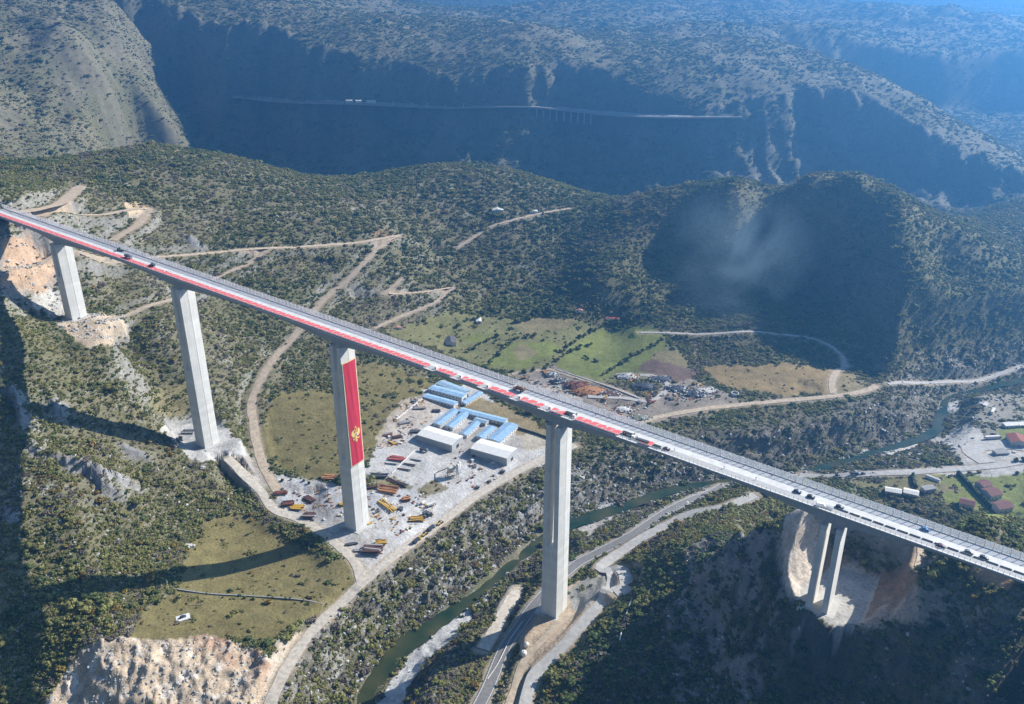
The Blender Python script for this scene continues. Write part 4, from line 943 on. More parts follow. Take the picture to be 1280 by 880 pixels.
def excavator(label, loc, rz, col, group=None, reach=1.0):
    r = thing('excavator', label, 'excavator', loc, rz, group); m = paint(*col)
    for y in (-1.2, 1.2):
        mb = MB(); mb.loft([[(-2.0,y-0.3,0.1),(2.0,y-0.3,0.1),(2.3,y-0.3,0.5),(2.0,y-0.3,0.9),(-2.0,y-0.3,0.9),(-2.3,y-0.3,0.5)], [(-2.0,y+0.3,0.1),(2.0,y+0.3,0.1),(2.3,y+0.3,0.5),(2.0,y+0.3,0.9),(-2.0,y+0.3,0.9),(-2.3,y+0.3,0.5)]]); mb.build('track', M_TYRE, r)
    mb = MB(); mb.box((-0.6, 0, 1.6), (3.6, 2.6, 1.2)); mb.box((-1.9, 0, 1.9), (1.2, 2.5, 1.2)); mb.build('body', m, r, bevel=0.08)
    mb = MB(); mb.loft([[(-0.2,0.2,2.2),(1.3,0.2,2.2),(1.1,0.2,3.3),(-0.2,0.2,3.3)], [(-0.2,1.3,2.2),(1.3,1.3,2.2),(1.1,1.3,3.3),(-0.2,1.3,3.3)]]); mb.build('cab', M_GLASS, r)
    mb = MB(); mb.tube((1.0,-0.4,1.9), (3.6,-0.4,4.6), 0.32, 0.28); mb.tube((3.6,-0.4,4.6), (5.8,-0.4,3.9), 0.28, 0.22); mb.build('boom', m, r)
    mb = MB(); mb.tube((5.8,-0.4,3.9), (6.4,-0.4,1.4), 0.24, 0.18); mb.build('arm', m, r)
    mb = MB(); mb.loft([[(6.1,-0.9,1.5),(6.9,-0.9,1.3),(6.7,-0.9,0.3),(5.8,-0.9,0.5)], [(6.1,0.1,1.5),(6.9,0.1,1.3),(6.7,0.1,0.3),(5.8,0.1,0.5)]]); mb.build('bucket', M_TYRE, r)
    return r
def loader(label, loc, rz, col, group=None):
    r = thing('wheel_loader', label, 'loader', loc, rz, group); m = paint(*col)
    mb = MB(); mb.box((-1.6, 0, 1.5), (2.6, 1.9, 1.3)); mb.box((1.2, 0, 1.3), (1.8, 1.5, 1.0)); mb.build('body', m, r, bevel=0.08)
    mb = MB(); mb.box((-0.1, 0, 2.4), (1.3, 1.5, 1.6)); mb.build('cab', M_GLASS, r)
    mb = MB(); mb.tube((1.2,0.5,1.7), (3.1,0.5,0.9), 0.16); mb.tube((1.2,-0.5,1.7), (3.1,-0.5,0.9), 0.16); mb.build('lift_arm', m, r)
    mb = MB(); mb.loft([[(3.0,-1.4,0.3),(4.1,-1.4,0.25),(3.4,-1.4,0.5),(3.1,-1.4,1.4)], [(3.0,1.4,0.3),(4.1,1.4,0.25),(3.4,1.4,0.5),(3.1,1.4,1.4)]]); mb.build('bucket', M_TYRE, r)
    wheels(r, (-1.7, 1.5), (-1.05, 1.05), 0.75, 0.5); return r
def road_az(px, py, dpx=6, dpy=-2):
    a = hit(px, py); b = hit(px+dpx, py+dpy); return math.atan2(b[1]-a[1], b[0]-a[0])
def g_at(px, py): return tuple(hit(px, py)+np.array([0, 0, 0.25]))
# --- on the bridge
def on_deck(px, off): s = s_at(px, off, 0.5); return tuple(dk(s, off, 0.03))
TILT = math.atan2(-DD[2], 1.0)
def tilt(r): r.rotation_euler = (0, TILT, r.rotation_euler[2]); return r
tilt(car('dark blue car parked on the white roadway above the last small red cloth', on_deck(998, -1.0), PHI, ('navy', (0.03,0.05,0.09))))
tilt(car('black car following close behind another dark car near the far pier', on_deck(1015, -0.6), PHI, ('black', (0.02,0.022,0.025))))
tilt(car('white van standing by the near railing over the twin legged pier', on_deck(1027, 4.4), PHI+0.3, ('white', (0.75,0.75,0.74)), 'van'))
tilt(car('dark car on the white roadway just past the white van', on_deck(1051, -0.4), PHI, ('ink', (0.025,0.03,0.045))))
tilt(car('small blue car tucked by the far wind screen', on_deck(1158, -7.4), PHI, ('blue', (0.10,0.26,0.50))))
tilt(car('maroon car on the near lane beside the railing', on_deck(1178, 2.6), PHI+0.1, ('maroon', (0.07,0.02,0.03))))
tilt(car('grey car just left of a black one at the right end of the bridge', on_deck(1213, -0.6), PHI, ('grey', (0.16,0.17,0.19))))
tilt(car('black car nearest the right end of the bridge', on_deck(1232, -0.4), PHI, ('black', (0.02,0.022,0.025))))
tilt(car('dark car alone in mid deck above the bridge works crew', on_deck(834, 2.4), PHI+0.2, ('brown', (0.06,0.035,0.03))))
tilt(dump_truck('brown bodied dump truck on the roadway above the blue camp roofs', on_deck(649, -5.5), PHI+math.pi, nmat('tipper_brown', (0.13,0.085,0.055), 0.6), paint('truck_cream', (0.55,0.50,0.40)), load=nmat('load_soil', (0.25,0.18,0.11), 0.9, 0.2, 2)))
tilt(dump_truck('dark truck far along the bridge, first of two near the left piers', on_deck(160, -0.5), PHI, nmat('tipper_dark', (0.05,0.055,0.065), 0.6), paint('truck_grey', (0.20,0.22,0.25))))
tilt(loader('dark wheeled machine on the bridge just right of the dark truck', on_deck(190, -0.8), PHI+math.pi, ('dark_machine', (0.06,0.07,0.075))))
tilt(loader('small green machine at the far left of the bridge deck', on_deck(149, -7.0), PHI, ('green_machine', (0.10,0.15,0.10))))
def flat_trailer(label, loc, rz):
    r = thing('flat_trailer', label, 'trailer', loc, rz, 'black flat trailers on the bridge')
    mb = MB(); mb.box((0, 0, 1.15), (7.5, 2.4, 0.5)); mb.box((3.6, 0, 1.9), (0.2, 2.4, 1.0)); mb.build('bed', nmat('black_bed', (0.025,0.027,0.03), 0.6), r)
    wheels(r, (-2.6, -1.4, 2.6), (-1.0, 1.0), 0.45, 0.3); return tilt(r)
flat_trailer('black flat trailer in the gap right of the shortest red cloth', on_deck(714, 1.6), PHI)
flat_trailer('black flat trailer at the right end of the longer red cloth', on_deck(786, 1.2), PHI)
# generator boxes and site cabins in the gaps between the cloths
mcab = nmat('cabin_white', (0.70, 0.70, 0.68), 0.6, 0.05, 1.0)
def cabin(label, loc, rz, m, size=(2.6, 1.9, 2.3), group='white boxes at the ends of the red cloths'):
    r = thing('site_box', label, 'box', loc, rz, group)
    mb = MB(); mb.box((0, 0, size[2]/2), size); mb.build('shell', m, r, bevel=0.05)
    mb = MB(); mb.box((0, 0, size[2]+0.06), (size[0]+0.2, size[1]+0.2, 0.12)); mb.build('lid', m, r)
    mb = MB(); mb.box((size[0]*0.2, -size[1]/2-0.02, size[2]*0.45), (0.7, 0.06, size[2]*0.7)); mb.build('door', nmat('door_grey', (0.3,0.3,0.31), 0.6), r); return r
for px, lb in ((545, 'first small red cloth from the long one'), (576, 'red cloth above the two-storey blue roofs'), (610, 'red cloth level with the dump truck'), (650, 'red cloth right of the dump truck'), (688, 'shortest red cloth over the fourth pier'), (718, 'longer red cloth right of the fourth pier'), (792, 'last small red cloth')):
    tilt(cabin('white box at the left end of the '+lb, on_deck(px, 3.0), PHI, mcab, (1.6, 1.6, 2.0)))
# timber formwork and props piled by the crew
def stack(name, label, loc, rz, m, L=6, Wd=2.5, n=6, layers=3, group=None, cat='stack', messy=0.25, th=0.28, seed=1, m2=None):
    rg = random.Random(seed); r = thing(name, label, cat, loc, rz, group)
    mb = MB(); mb.use(m)
    if m2: mb.use(m2); mb.use(m)
    for k in range(layers):
        for i in range(n):
            if rg.random() < 0.12: continue
            mb.use(m2 if (m2 and rg.random() < 0.3) else m)
            y = -Wd/2+Wd*(i+0.5)/n+rg.uniform(-1, 1)*messy*0.3; l = L*rg.uniform(0.7, 1.05)
            mb.box((rg.uniform(-1, 1)*messy*2, y, 0.2+th*1.25*k+0.1), (l, Wd/n*0.72, th), rg.uniform(-1, 1)*messy*0.35)
    mb.build('beams', None, r)
    mb = MB()
    for x in (-L*0.3, L*0.3): mb.box((x, 0, 0.1), (0.25, Wd*1.05, 0.22))
    mb.build('bearer', nmat('timber', (0.22,0.16,0.10), 0.9, 0.2, 1.5), r); return r
M_RUST = nmat('rusty_steel', (0.20, 0.085, 0.055), 0.85, 0.3, 0.8); M_RUST2 = nmat('dark_rust', (0.11, 0.06, 0.05), 0.85, 0.25, 0.8)
M_YEL = nmat('yellow_formwork', (0.52, 0.32, 0.05), 0.7, 0.2, 0.8); M_ORA = nmat('orange_formwork', (0.42, 0.20, 0.08), 0.75, 0.2, 0.8)
M_GREYB = nmat('grey_beam', (0.33, 0.33, 0.33), 0.85, 0.1, 0.6); M_DKG = nmat('dark_steel', (0.09, 0.10, 0.11), 0.7, 0.2, 0.8); M_WHT = nmat('white_bags', (0.66, 0.65, 0.62), 0.8, 0.1, 0.8)
tilt(stack('formwork_stack', 'dark pile of formwork props by the crew on the bridge', on_deck(803, 2.6), PHI, M_DKG, 9, 2.2, 5, 3, seed=3))
tilt(stack('formwork_stack', 'pale cable drums and planks beside the white van on the bridge', on_deck(1037, 4.0), PHI, M_GREYB, 4, 2, 4, 2, seed=4))
tilt(stack('formwork_stack', 'green and black crates right of the last small red cloth', on_deck(822, 3.2), PHI, nmat('crate_green', (0.06,0.10,0.08), 0.8, 0.2, 1), 5, 2, 4, 3, seed=5))
# --- people: one continuous figure built with a skin, then copied
def person_mesh():
    J = [(0,0,0.95),(0,0,1.20),(0,0.0,1.42),(0,0,1.52),(0,0.01,1.66),(0.10,0,0.90),(0.12,0.02,0.50),(0.12,-0.02,0.08),(0.13,0.12,0.05),(-0.10,0,0.90),(-0.14,0.10,0.50),(-0.14,0.02,0.08),(-0.14,0.16,0.05),(0.19,0,1.40),(0.27,-0.02,1.12),(0.27,0.10,0.88),(-0.19,0,1.40),(-0.28,-0.04,1.12),(-0.26,0.08,0.88)]
    E = [(0,1),(1,2),(2,3),(3,4),(0,5),(5,6),(6,7),(7,8),(0,9),(9,10),(10,11),(11,12),(2,13),(13,14),(14,15),(2,16),(16,17),(17,18)]
    Rr = [.15,.15,.16,.06,.11,.10,.075,.05,.045,.10,.075,.05,.045,.075,.055,.04,.075,.055,.04]
    me = bpy.data.meshes.new('person'); me.from_pydata(J, E, []); o = bpy.data.objects.new('tmp_person', me); COL.objects.link(o)
    sm = o.modifiers.new('s', 'SKIN')
    for i, v in enumerate(me.skin_vertices[0].data): v.radius = (Rr[i], Rr[i]); v.use_root = (i == 0)
    o.modifiers.new('d', 'SUBSURF').levels = 1
    dg = bpy.context.evaluated_depsgraph_get(); out = bpy.data.meshes.new_from_object(o.evaluated_get(dg)); out.name = 'person'
    bpy.data.objects.remove(o)
    out.materials.clear()
    skin = nmat('skin', (0.42,0.27,0.19), 0.6); trou = nmat('dark_trousers', (0.04,0.045,0.06), 0.9); hv = nmat('work_jacket', (0.06,0.07,0.09), 0.9)
    for m in (hv, trou, skin): out.materials.append(m)
    for p in out.polygons: p.material_index = 2 if p.center.z > 1.5 else (1 if p.center.z < 0.93 else 0)
    return out
PM = person_mesh()
def person(label, loc, rz, group=None, jacket=None):
    me = PM
    if jacket: me = PM.copy(); me.materials[0] = jacket
    o = bpy.data.objects.new('person', me); COL.objects.link(o); o.location = loc; o.rotation_euler = (0, 0, rz); o.scale = (1.05,)*3
    mb = MB(); bmesh.ops.create_uvsphere(mb.bm, u_segments=8, v_segments=5, radius=0.125); 
    for v in mb.bm.verts: v.co = Vector((v.co.x, v.co.y, max(v.co.z, -0.02)*1.0+1.72))
    mb.build('helmet', nmat('helmet_white', (0.72,0.70,0.62), 0.5), o)
    return tag(o, label, 'person', group)
HV = nmat('orange_vest', (0.55,0.16,0.04), 0.8); HY = nmat('yellow_vest', (0.50,0.48,0.08), 0.8)
person('person in dark clothes alone on the white roadway right of the crew', on_deck(844, 0.6), 1.0)
person('person in dark clothes by the red cloth near the left piers', on_deck(208, 1.2), 0.3)
person('person in orange vest by the black trailer at the longer red cloth', on_deck(781, 2.9), 2.0, None, HV)
person('person in yellow vest between the crates and the last red cloth', on_deck(797, 0.9), -1.0, None, HY)
for k, (px, off) in enumerate([(884, -7.2), (930, -7.4), (966, -7.2), (991, -7.4), (906, 1.0), (946, 0.9)]):
    person('dark figure walking the bridge between last red cloth and dark blue car', on_deck(px, off), k*1.3, 'walkers on the right half of the bridge')
for k, (px, off) in enumerate([(476, -7.2), (500, -7.3), (543, -7.4), (562, -7.2), (704, -7.4), (745, -7.4)]):
    person('dark figure standing by the far wind screen above the works yard', on_deck(px, off), k*1.1, 'people along the wind screen above the yard')
# --- works yard at the flag pier
yard = [
 ('rebar_stack', 'rusty steel bundle at the left edge of the yard, farthest left', (352,619), 0.5, M_RUST, 9, 4, 6, 3), ('rebar_stack', 'rusty steel bundle nearest the meadow left of the yellow panels', (361,632), 0.4, M_RUST, 8, 5, 6, 3),
 ('formwork_stack', 'yellow formwork panels left of the flag pier', (372,637), 0.3, M_YEL, 9, 5, 5, 2), ('formwork_stack', 'brown formwork pile with dark hollow beside the yellow panels', (388,648), 0.2, M_RUST2, 8, 5, 5, 4),
 ('rebar_stack', 'dark rust pile on the grey lot above the yellow panels', (388,627), -0.4, M_RUST2, 9, 4, 5, 3), ('formwork_stack', 'salmon coloured formwork frames behind the flag pier', (413,599), 0.2, M_ORA, 10, 5, 6, 2),
 ('formwork_stack', 'rust red frames close behind the flag pier', (424,601), 0.1, M_RUST, 6, 5, 5, 3), ('formwork_stack', 'small yellow scaffold heap at the left foot of the flag pier', (430,633), 0.7, M_YEL, 5, 3, 4, 3),
 ('formwork_stack', 'big orange formwork pile right of the flag pier, upper row', (487,614), 0.1, M_ORA, 13, 7, 8, 3), ('formwork_stack', 'yellow formwork row running right from the flag pier', (485,634), -0.5, M_YEL, 16, 3.5, 4, 2),
 ('formwork_stack', 'orange frames standing alone on the grey lot', (509,626), 0.6, M_ORA, 5, 4, 4, 4), ('formwork_stack', 'bright yellow panels at the road edge of the yard', (522,650), 0.4, M_YEL, 10, 5, 6, 2),
 ('rebar_stack', 'dark rusty beam stack at the road fork below the flag pier', (467,690), 0.2, M_RUST2, 13, 7, 6, 5), ('formwork_stack', 'small yellow crate pile on top of the road fork lot', (478,681), 0.5, M_YEL, 6, 4, 5, 4),
 ('rebar_stack', 'red frames in the row of parked beams', (497,575), 0.15, nmat('red_frames', (0.42,0.10,0.09), 0.8, 0.2, 0.8), 12, 5, 5, 2),
 ('concrete_beam', 'grey beam row left of the white kerb wall, lower', (490,581), 0.15, M_GREYB, 13, 2.0, 2, 2), ('concrete_beam', 'grey beam right of the kerb wall, nearest the bridge pier', (506,588), 0.05, M_GREYB, 14, 2.0, 2, 2),
 ('concrete_beam', 'grey beam right of the kerb wall, middle one', (513,582), 0.05, M_GREYB, 14, 2.0, 2, 2), ('concrete_beam', 'grey beam right of the kerb wall, uppermost', (521,576), 0.05, M_GREYB, 12, 2.0, 2, 2),
 ('rebar_stack', 'dark clutter at the back edge of the grey lot', (475,597), 0.3, M_DKG, 12, 4, 5, 3), ('rebar_stack', 'dark steel bundles along the grass strip', (497,605), -0.3, M_DKG, 18, 2.5, 3, 2),
 ('rebar_stack', 'rust brown heap right of the grey lot grass strip', (466,610), 0.5, M_RUST2, 7, 5, 5, 3), ('rebar_stack', 'scattered steel by the white shed corner', (520,541), 0.4, M_DKG, 8, 3, 4, 2),
 ('rebar_stack', 'dark scrap line on the stony upper yard', (497,548), 0.7, M_RUST2, 8, 3, 4, 2), ('rebar_stack', 'planks on the stony upper yard beside the meadow', (506,530), 0.7, M_GREYB, 10, 3, 4, 2),
 ('rebar_stack', 'pale timber on the upper yard near the lowest blue block', (525,512), 0.5, M_GREYB, 10, 2.5, 4, 2), ('rebar_stack', 'dark bundle on the upper yard beside the blue huts', (546,515), 0.2, M_DKG, 7, 3, 4, 2),
 ('rebar_stack', 'brown formwork left over at the upper meadow edge', (486,545), 0.7, M_RUST, 6, 4, 4, 2), ('rebar_stack', 'small dark tools heap at the foot of the flag pier', (441,682), 0.5, M_DKG, 7, 2, 4, 1),
 ('rebar_stack', 'grey planks beside the pier of the flag, nearest the road', (449,690), 0.4, M_GREYB, 5, 2, 4, 1), ('rebar_stack', 'round stone and steel debris on the pad of the second pier', (236,543), 0.3, M_DKG, 8, 5, 5, 2)]
for k, (nm, lb, px, rz, m, L, Wd, n, ly) in enumerate(yard):
    cat = 'beam' if nm == 'concrete_beam' else 'stack'
    if nm != 'concrete_beam': L, Wd, ly = L*1.35, Wd*1.45, ly+1
    stack(nm, lb, g_at(*px), rz-0.3, m, L, Wd, n, ly, 'material piles in the works yard', cat, 0.3 if nm != 'concrete_beam' else 0.03, 0.5 if nm == 'concrete_beam' else 0.42, 30+k, M_RUST2 if k % 3 else M_GREYB)
rz = road_az(520, 680, 12, -9)
dump_truck('dark truck parked on the dirt road, lowest of the row of machines', g_at(523,678), rz, nmat('tipper_dark', (0.05,0.055,0.065), 0.6), paint('truck_yellow', (0.50,0.33,0.05)))
loader('yellow loader in the middle of the row on the dirt road', g_at(532,670), rz, ('machine_yellow', (0.55,0.36,0.04)))
dump_truck('dark tipper third in the row on the dirt road', g_at(541,662.5), rz, nmat('tipper_dark', (0.05,0.055,0.065), 0.6), paint('truck_grey', (0.20,0.22,0.25)))
loader('yellow loader topmost in the row on the dirt road', g_at(551,656), rz, ('machine_yellow', (0.55,0.36,0.04)))
dump_truck('white lorry on the grey lot between the flag pier and the road', g_at(541,633), 0.6, paint('lorry_white', (0.66,0.66,0.64)), paint('lorry_white', (0.66,0.66,0.64)))
car('white van behind the lorry on the grey lot', g_at(531,630), 0.9, ('white', (0.75,0.75,0.74)), 'van')
dump_truck('dark long lorry parked under the first white shed', g_at(531,565), -0.3, nmat('tipper_dark', (0.05,0.055,0.065), 0.6), paint('truck_grey', (0.20,0.22,0.25)))
excavator('orange excavator on the brown ground just beyond the wind screen', g_at(655,473), 0.4, ('machine_orange', (0.60,0.33,0.04)))
car('white car by the corner of the second white shed', g_at(618,580), 0.4, ('white', (0.75,0.75,0.74)))
car('silver car in the shade of the second white shed', g_at(610,577), 0.2, ('silver', (0.42,0.43,0.44)))
# batching plant
def batching(label, loc, rz):
    r = thing('batching_plant', label, 'plant', loc, rz)
    mb = MB()
    for x in (-3, 3):
        for y in (-3, 3): mb.tube((x, y, 0), (x, y, 9), 0.22)
    for z in (3.5, 6.5, 9):
        for a, b in (((-3,-3),(3,-3)), ((3,-3),(3,3)), ((3,3),(-3,3)), ((-3,3),(-3,-3))): mb.tube((*a, z), (*b, z), 0.16)
    for z in (0.2, 3.5): mb.tube((-3, -3, z), (3, -3, z+3.2), 0.12); mb.tube((3, 3, z), (-3, 3, z+3.2), 0.12)
    mb.build('frame', nmat('plant_steel', (0.34,0.33,0.24), 0.6, 0.1, 1), r)
    mb = MB(); mb.loft([[(-0.8,-0.8,4),(0.8,-0.8,4),(0.8,0.8,4),(-0.8,0.8,4)], [(-2.6,-2.6,7.5),(2.6,-2.6,7.5),(2.6,2.6,7.5),(-2.6,2.6,7.5)], [(-2.6,-2.6,9.5),(2.6,-2.6,9.5),(2.6,2.6,9.5),(-2.6,2.6,9.5)]]); mb.build('hopper', nmat('plant_pale', (0.50,0.49,0.44), 0.6, 0.1, 1), r)
    mb = MB(); mb.loft([[(-15,-1.2,0.8),(-15,0.2,0.8),(-15,0.2,1.4),(-15,-1.2,1.4)], [(-2,-1.2,9.0),(-2,0.2,9.0),(-2,0.2,9.6),(-2,-1.2,9.6)]]); mb.build('conveyor', nmat('plant_steel', (0.34,0.33,0.24), 0.6, 0.1, 1), r)
    for y in (5.5, 9.2):
        s = MB(); s.loft([[(5+rr*math.cos(a), y-4+rr*math.sin(a), z) for a in np.linspace(0, 6.283, 13)[:-1]] for rr, z in ((0.5, 2.2), (1.5, 4.5), (1.5, 12), (0.4, 13))]); q = s.build('silo', nmat('silo_white', (0.68,0.68,0.66), 0.5, 0.05, 0.5), r, True)
        s = MB()
        for a in (0.8, 2.4, 3.9, 5.5): s.tube((5+1.3*math.cos(a), y-4+1.3*math.sin(a), 0), (5+1.3*math.cos(a), y-4+1.3*math.sin(a), 4.6), 0.12)
        s.build('silo_legs', M_DKG, q)
    return r
batching('concrete batching plant with white silos and conveyor in the works yard', g_at(566,596), -0.3)
# kerb wall and court in the yard
def low_wall(name, label, pts, h, th, m, cat='wall'):
    P = resample(np.array([hit(*p) for p in pts]), 3.0); mb = MB(); t = np.gradient(P[:, :2], axis=0); t /= np.linalg.norm(t, axis=1)[:, None]; V = []
    for p, d in zip(P, t):
        n_ = np.array([-d[1], d[0]])*th/2
        V.append([(p[0]+n_[0], p[1]+n_[1], p[2]-0.5), (p[0]-n_[0], p[1]-n_[1], p[2]-0.5), (p[0]-n_[0], p[1]-n_[1], p[2]+h), (p[0]+n_[0], p[1]+n_[1], p[2]+h)])
    mb.loft(V); return tag(mb.build(name, m), label, cat)
low_wall('kerb_wall', 'straight white kerb wall between the parked beams', [(491,593),(505,578),(519,564)], 0.7, 0.5, M_WHT)
low_wall('boundary_wall', 'pale wall along the upper edge of the works yard', [(494,527),(515,510),(536,492),(546,480)], 1.0, 0.5, M_WHT)
low_wall('boundary_wall', 'long dark wall between the brown field and the sports court', [(648,536),(668,542),(688,549)], 2.2, 0.8, nmat('dark_hedge_wall', (0.06,0.065,0.05), 0.9, 0.2, 1))
low_wall('boundary_wall', 'pale wall bordering the scrap yard below the green fields', [(694,462),(726,472),(760,483),(800,498)], 1.2, 0.6, M_WHT)
low_wall('stone_wall', 'low dry stone wall across the meadow below the pier shadow', [(218,739),(262,745),(320,748),(378,752),(405,757)], 0.9, 0.8, nmat('dry_stone', (0.30,0.29,0.27), 0.95, 0.3, 1.2))
low_wall('retaining_wall', 'concrete wall behind the pad of the second pier', [(203,527),(215,541),(226,534),(244,528)], 2.5, 0.7, nmat('footing_concrete', (0.46, 0.45, 0.42), 0.9, 0.15, 0.4))
low_wall('crash_barrier', 'white crash barrier along the main road below the fourth pier', [(612,850),(624,832),(640,800),(655,778)], 0.9, 0.35, M_WHT, 'barrier')
# --- scrap yard
def heap(label, loc, m, r, h, n, seed, cat='scrap heap', group='heaps in the scrap yard', m2=None):
    rg = random.Random(seed); t = thing('scrap_heap', label, cat, loc, 0, group); mb = MB(); mb.use(m)
    if m2: mb.use(m2)
    for i in range(n):
        a = rg.uniform(0, 6.283); q = math.sqrt(rg.random())*r; z = h*(1-(q/r)**1.5)*rg.uniform(0.2, 1)
        mb.use(m2 if (m2 and rg.random() < 0.4) else m)
        mb.box((q*math.cos(a)*1.6, q*math.sin(a), z+0.2), (rg.uniform(0.8, 3.2), rg.uniform(0.6, 1.8), rg.uniform(0.3, 1.2)), rg.uniform(0, 6), tilt=rg.uniform(-0.5, 0.5))
    mb.build('pieces', None, t)
    mb = MB(); k = 14; rings = [[(rr*1.5*math.cos(a)*rg.uniform(.85, 1.1), rr*math.sin(a)*rg.uniform(.85, 1.1), z) for a in np.linspace(0, 6.283, k+1)[:-1]] for rr, z in ((r, -0.4), (r*0.8, h*0.35), (r*0.45, h*0.7), (r*0.1, h*0.85))]
    mb.loft(rings); mb.build('mound', m, t); return t
M_SCR = nmat('scrap_dark', (0.05,0.06,0.08), 0.7, 0.3, 0.8); M_SCW = nmat('scrap_pale', (0.55,0.54,0.50), 0.8, 0.2, 0.8)
for k, (px, m, r, h, n, lb, m2) in enumerate([((738,489), M_ORA, 12, 4, 70, 'long rust orange heap of steel behind the wind screen', M_RUST), ((722,481), M_RUST, 9, 3, 45, 'rust brown heap left of the orange steel heap', M_RUST2), ((765,493), M_RUST2, 10, 2.5, 45, 'brown heap right of the orange steel heap', M_SCW),
    ((784,470), M_SCW, 8, 3.5, 40, 'pale white heap at the corner of the green field', M_ORA), ((805,483), M_SCR, 9, 4, 60, 'dark blue black heap in the loop of the scrap yard road', M_DKG), ((826,473), M_SCR, 8, 2.5, 40, 'dark heap below the red ploughed patch, upper row', M_SCW), ((845,485), M_SCR, 8, 3, 45, 'dark heap in the middle of the upper scrap row', M_SCW), ((868,491), M_SCR, 9, 3, 45, 'dark heap right end of the scrap rows', M_SCW), ((885,487), M_SCW, 7, 2, 35, 'pale scrap right of the dark heaps', M_RUST2),
    ((780,512), M_SCW, 7, 3, 35, 'white rubble heap touching the wind screen', M_RUST2), ((800,522), nmat('scrap_green', (0.16,0.17,0.13), 0.8, 0.2, 1), 8, 2, 40, 'grey green heap by the gravel road fork', M_SCW), ((700,476), M_DKG, 6, 2.5, 30, 'dark heap at the left of the scrap yard', M_SCW), ((690,468), M_SCW, 5, 2.5, 22, 'pale heap by the bend of the field track', M_DKG)]):
    heap(lb, g_at(*px), m, r*1.05, h*1.1, n*2, 60+k, m2=m2)
def ring_tank(label, loc):
    t = thing('water_tank', label, 'tank', loc); n = 18
    def ring(r, z): return [(r*math.cos(a), r*math.sin(a), z) for a in np.linspace(0, 6.2832, n+1)[:-1]]
    mb = MB(); mb.loft([ring(4, -0.3), ring(4, 2.6), ring(3.5, 2.6), ring(3.5, 0.4)]); mb.build('shell', M_WHT, t)
    mb = MB(); mb.loft([ring(3.6, 0.3), ring(3.6, 1.2)]); mb.build('water', nmat('tank_water', (0.08,0.12,0.12), 0.2), t); return t
ring_tank('round white open tank at the end of the scrap yard', g_at(919,492))
# --- right bank and village bits
for px, lb, cl in (((1048,592), 'dark car on the valley road beyond the bridge, on its own', ('ink', (0.025,0.03,0.045))), ((1080,590), 'dark car at the tail of the lorry on the valley road', ('black', (0.02,0.022,0.025))), ((1254,563), 'dark car parked by the low grey shed', ('navy', (0.03,0.05,0.09))), ((1268,562), 'white car parked at the red roofed house', ('white', (0.75,0.75,0.74)))):
    car(lb, g_at(*px), road_az(px[0], px[1], 8, -0.5), cl)
dump_truck('dark lorry on the valley road beyond the bridge', g_at(1069,591), road_az(1069, 591, 8, -0.5), nmat('tipper_dark', (0.05,0.055,0.065), 0.6), paint('truck_grey', (0.20,0.22,0.25)))
def trailer_home(label, loc, rz, L, m=M_WHT):
    r = thing('white_trailer', label, 'trailer', loc, rz)
    mb = MB(); mb.box((0, 0, 2.0), (L, 2.6, 2.7)); mb.build('box_body', m, r, bevel=0.1); wheels(r, (-L*0.35, L*0.35), (-1.0, 1.0), 0.5, 0.3)
    mb = MB(); mb.box((L/2+1.1, 0, 1.5), (1.9, 2.4, 2.2)); mb.build('cab', paint('truck_grey', (0.20,0.22,0.25)), r, bevel=0.1); return r
trailer_home('white lorry parked across the gravel lot by the red roofed house', g_at(1240,545), 0.1, 15)
trailer_home('white trailer parked aslant on the rubble by the river', g_at(1241,512), 0.9, 12)
def poly_tunnel(label, loc, rz, L, r_):
    t = thing('poly_tunnel', label, 'greenhouse', loc, rz); mb = MB()
    mb.loft([[(x, r_*math.cos(a), r_*math.sin(a)) for a in np.linspace(0, math.pi, 9)] for x in (-L/2, L/2)]); mb.build('cover', M_WHT, t)
    mb = MB()
    for x in np.linspace(-L/2, L/2, 6): mb.loft([[(x-0.08, (r_+0.06)*math.cos(a), (r_+0.06)*math.sin(a)) for a in np.linspace(0, math.pi, 9)], [(x+0.08, (r_+0.06)*math.cos(a), (r_+0.06)*math.sin(a)) for a in np.linspace(0, math.pi, 9)]], closed=False)
    mb.build('hoops', M_DKG, t); return t
poly_tunnel('white arched poly tunnel in the village gardens', g_at(1167,596), -0.8, 12, 2.4)
def site_tank(label, loc, r_=1.6, h=2.6):
    t = thing('storage_tank', label, 'tank', loc, 0, 'white tanks beside the fourth pier'); n = 12
    mb = MB(); mb.loft([[(rr*math.cos(a), rr*math.sin(a), z) for a in np.linspace(0, 6.2832, n+1)[:-1]] for rr, z in ((r_, 0), (r_, h), (r_*0.5, h+0.5))]); mb.build('shell', M_WHT, t, True)
    mb = MB(); mb.tube((0, 0, h+0.4), (0, 0, h+0.9), 0.35, n=8); mb.build('hatch', M_DKG, t); return t
site_tank('upper white tank on the sandy ledge beside the fourth pier', g_at(660,808)); site_tank('lower white tank on the sandy ledge beside the fourth pier', g_at(657,819), 2.0)
# pipe running down the shaded slope
P = resample(np.array([hit(*p) for p in [(808,702),(800,728),(789,756),(781,780),(777,800)]]), 3.0); P[:, 2] += 0.5
mb = MB(); 
for a, b in zip(P[:-1], P[1:]): mb.tube(a, b, 0.45)
tag(mb.build('drain_pipe', M_WHT), 'long pale pipe running down the dark slope right of the fourth pier', 'pipe')
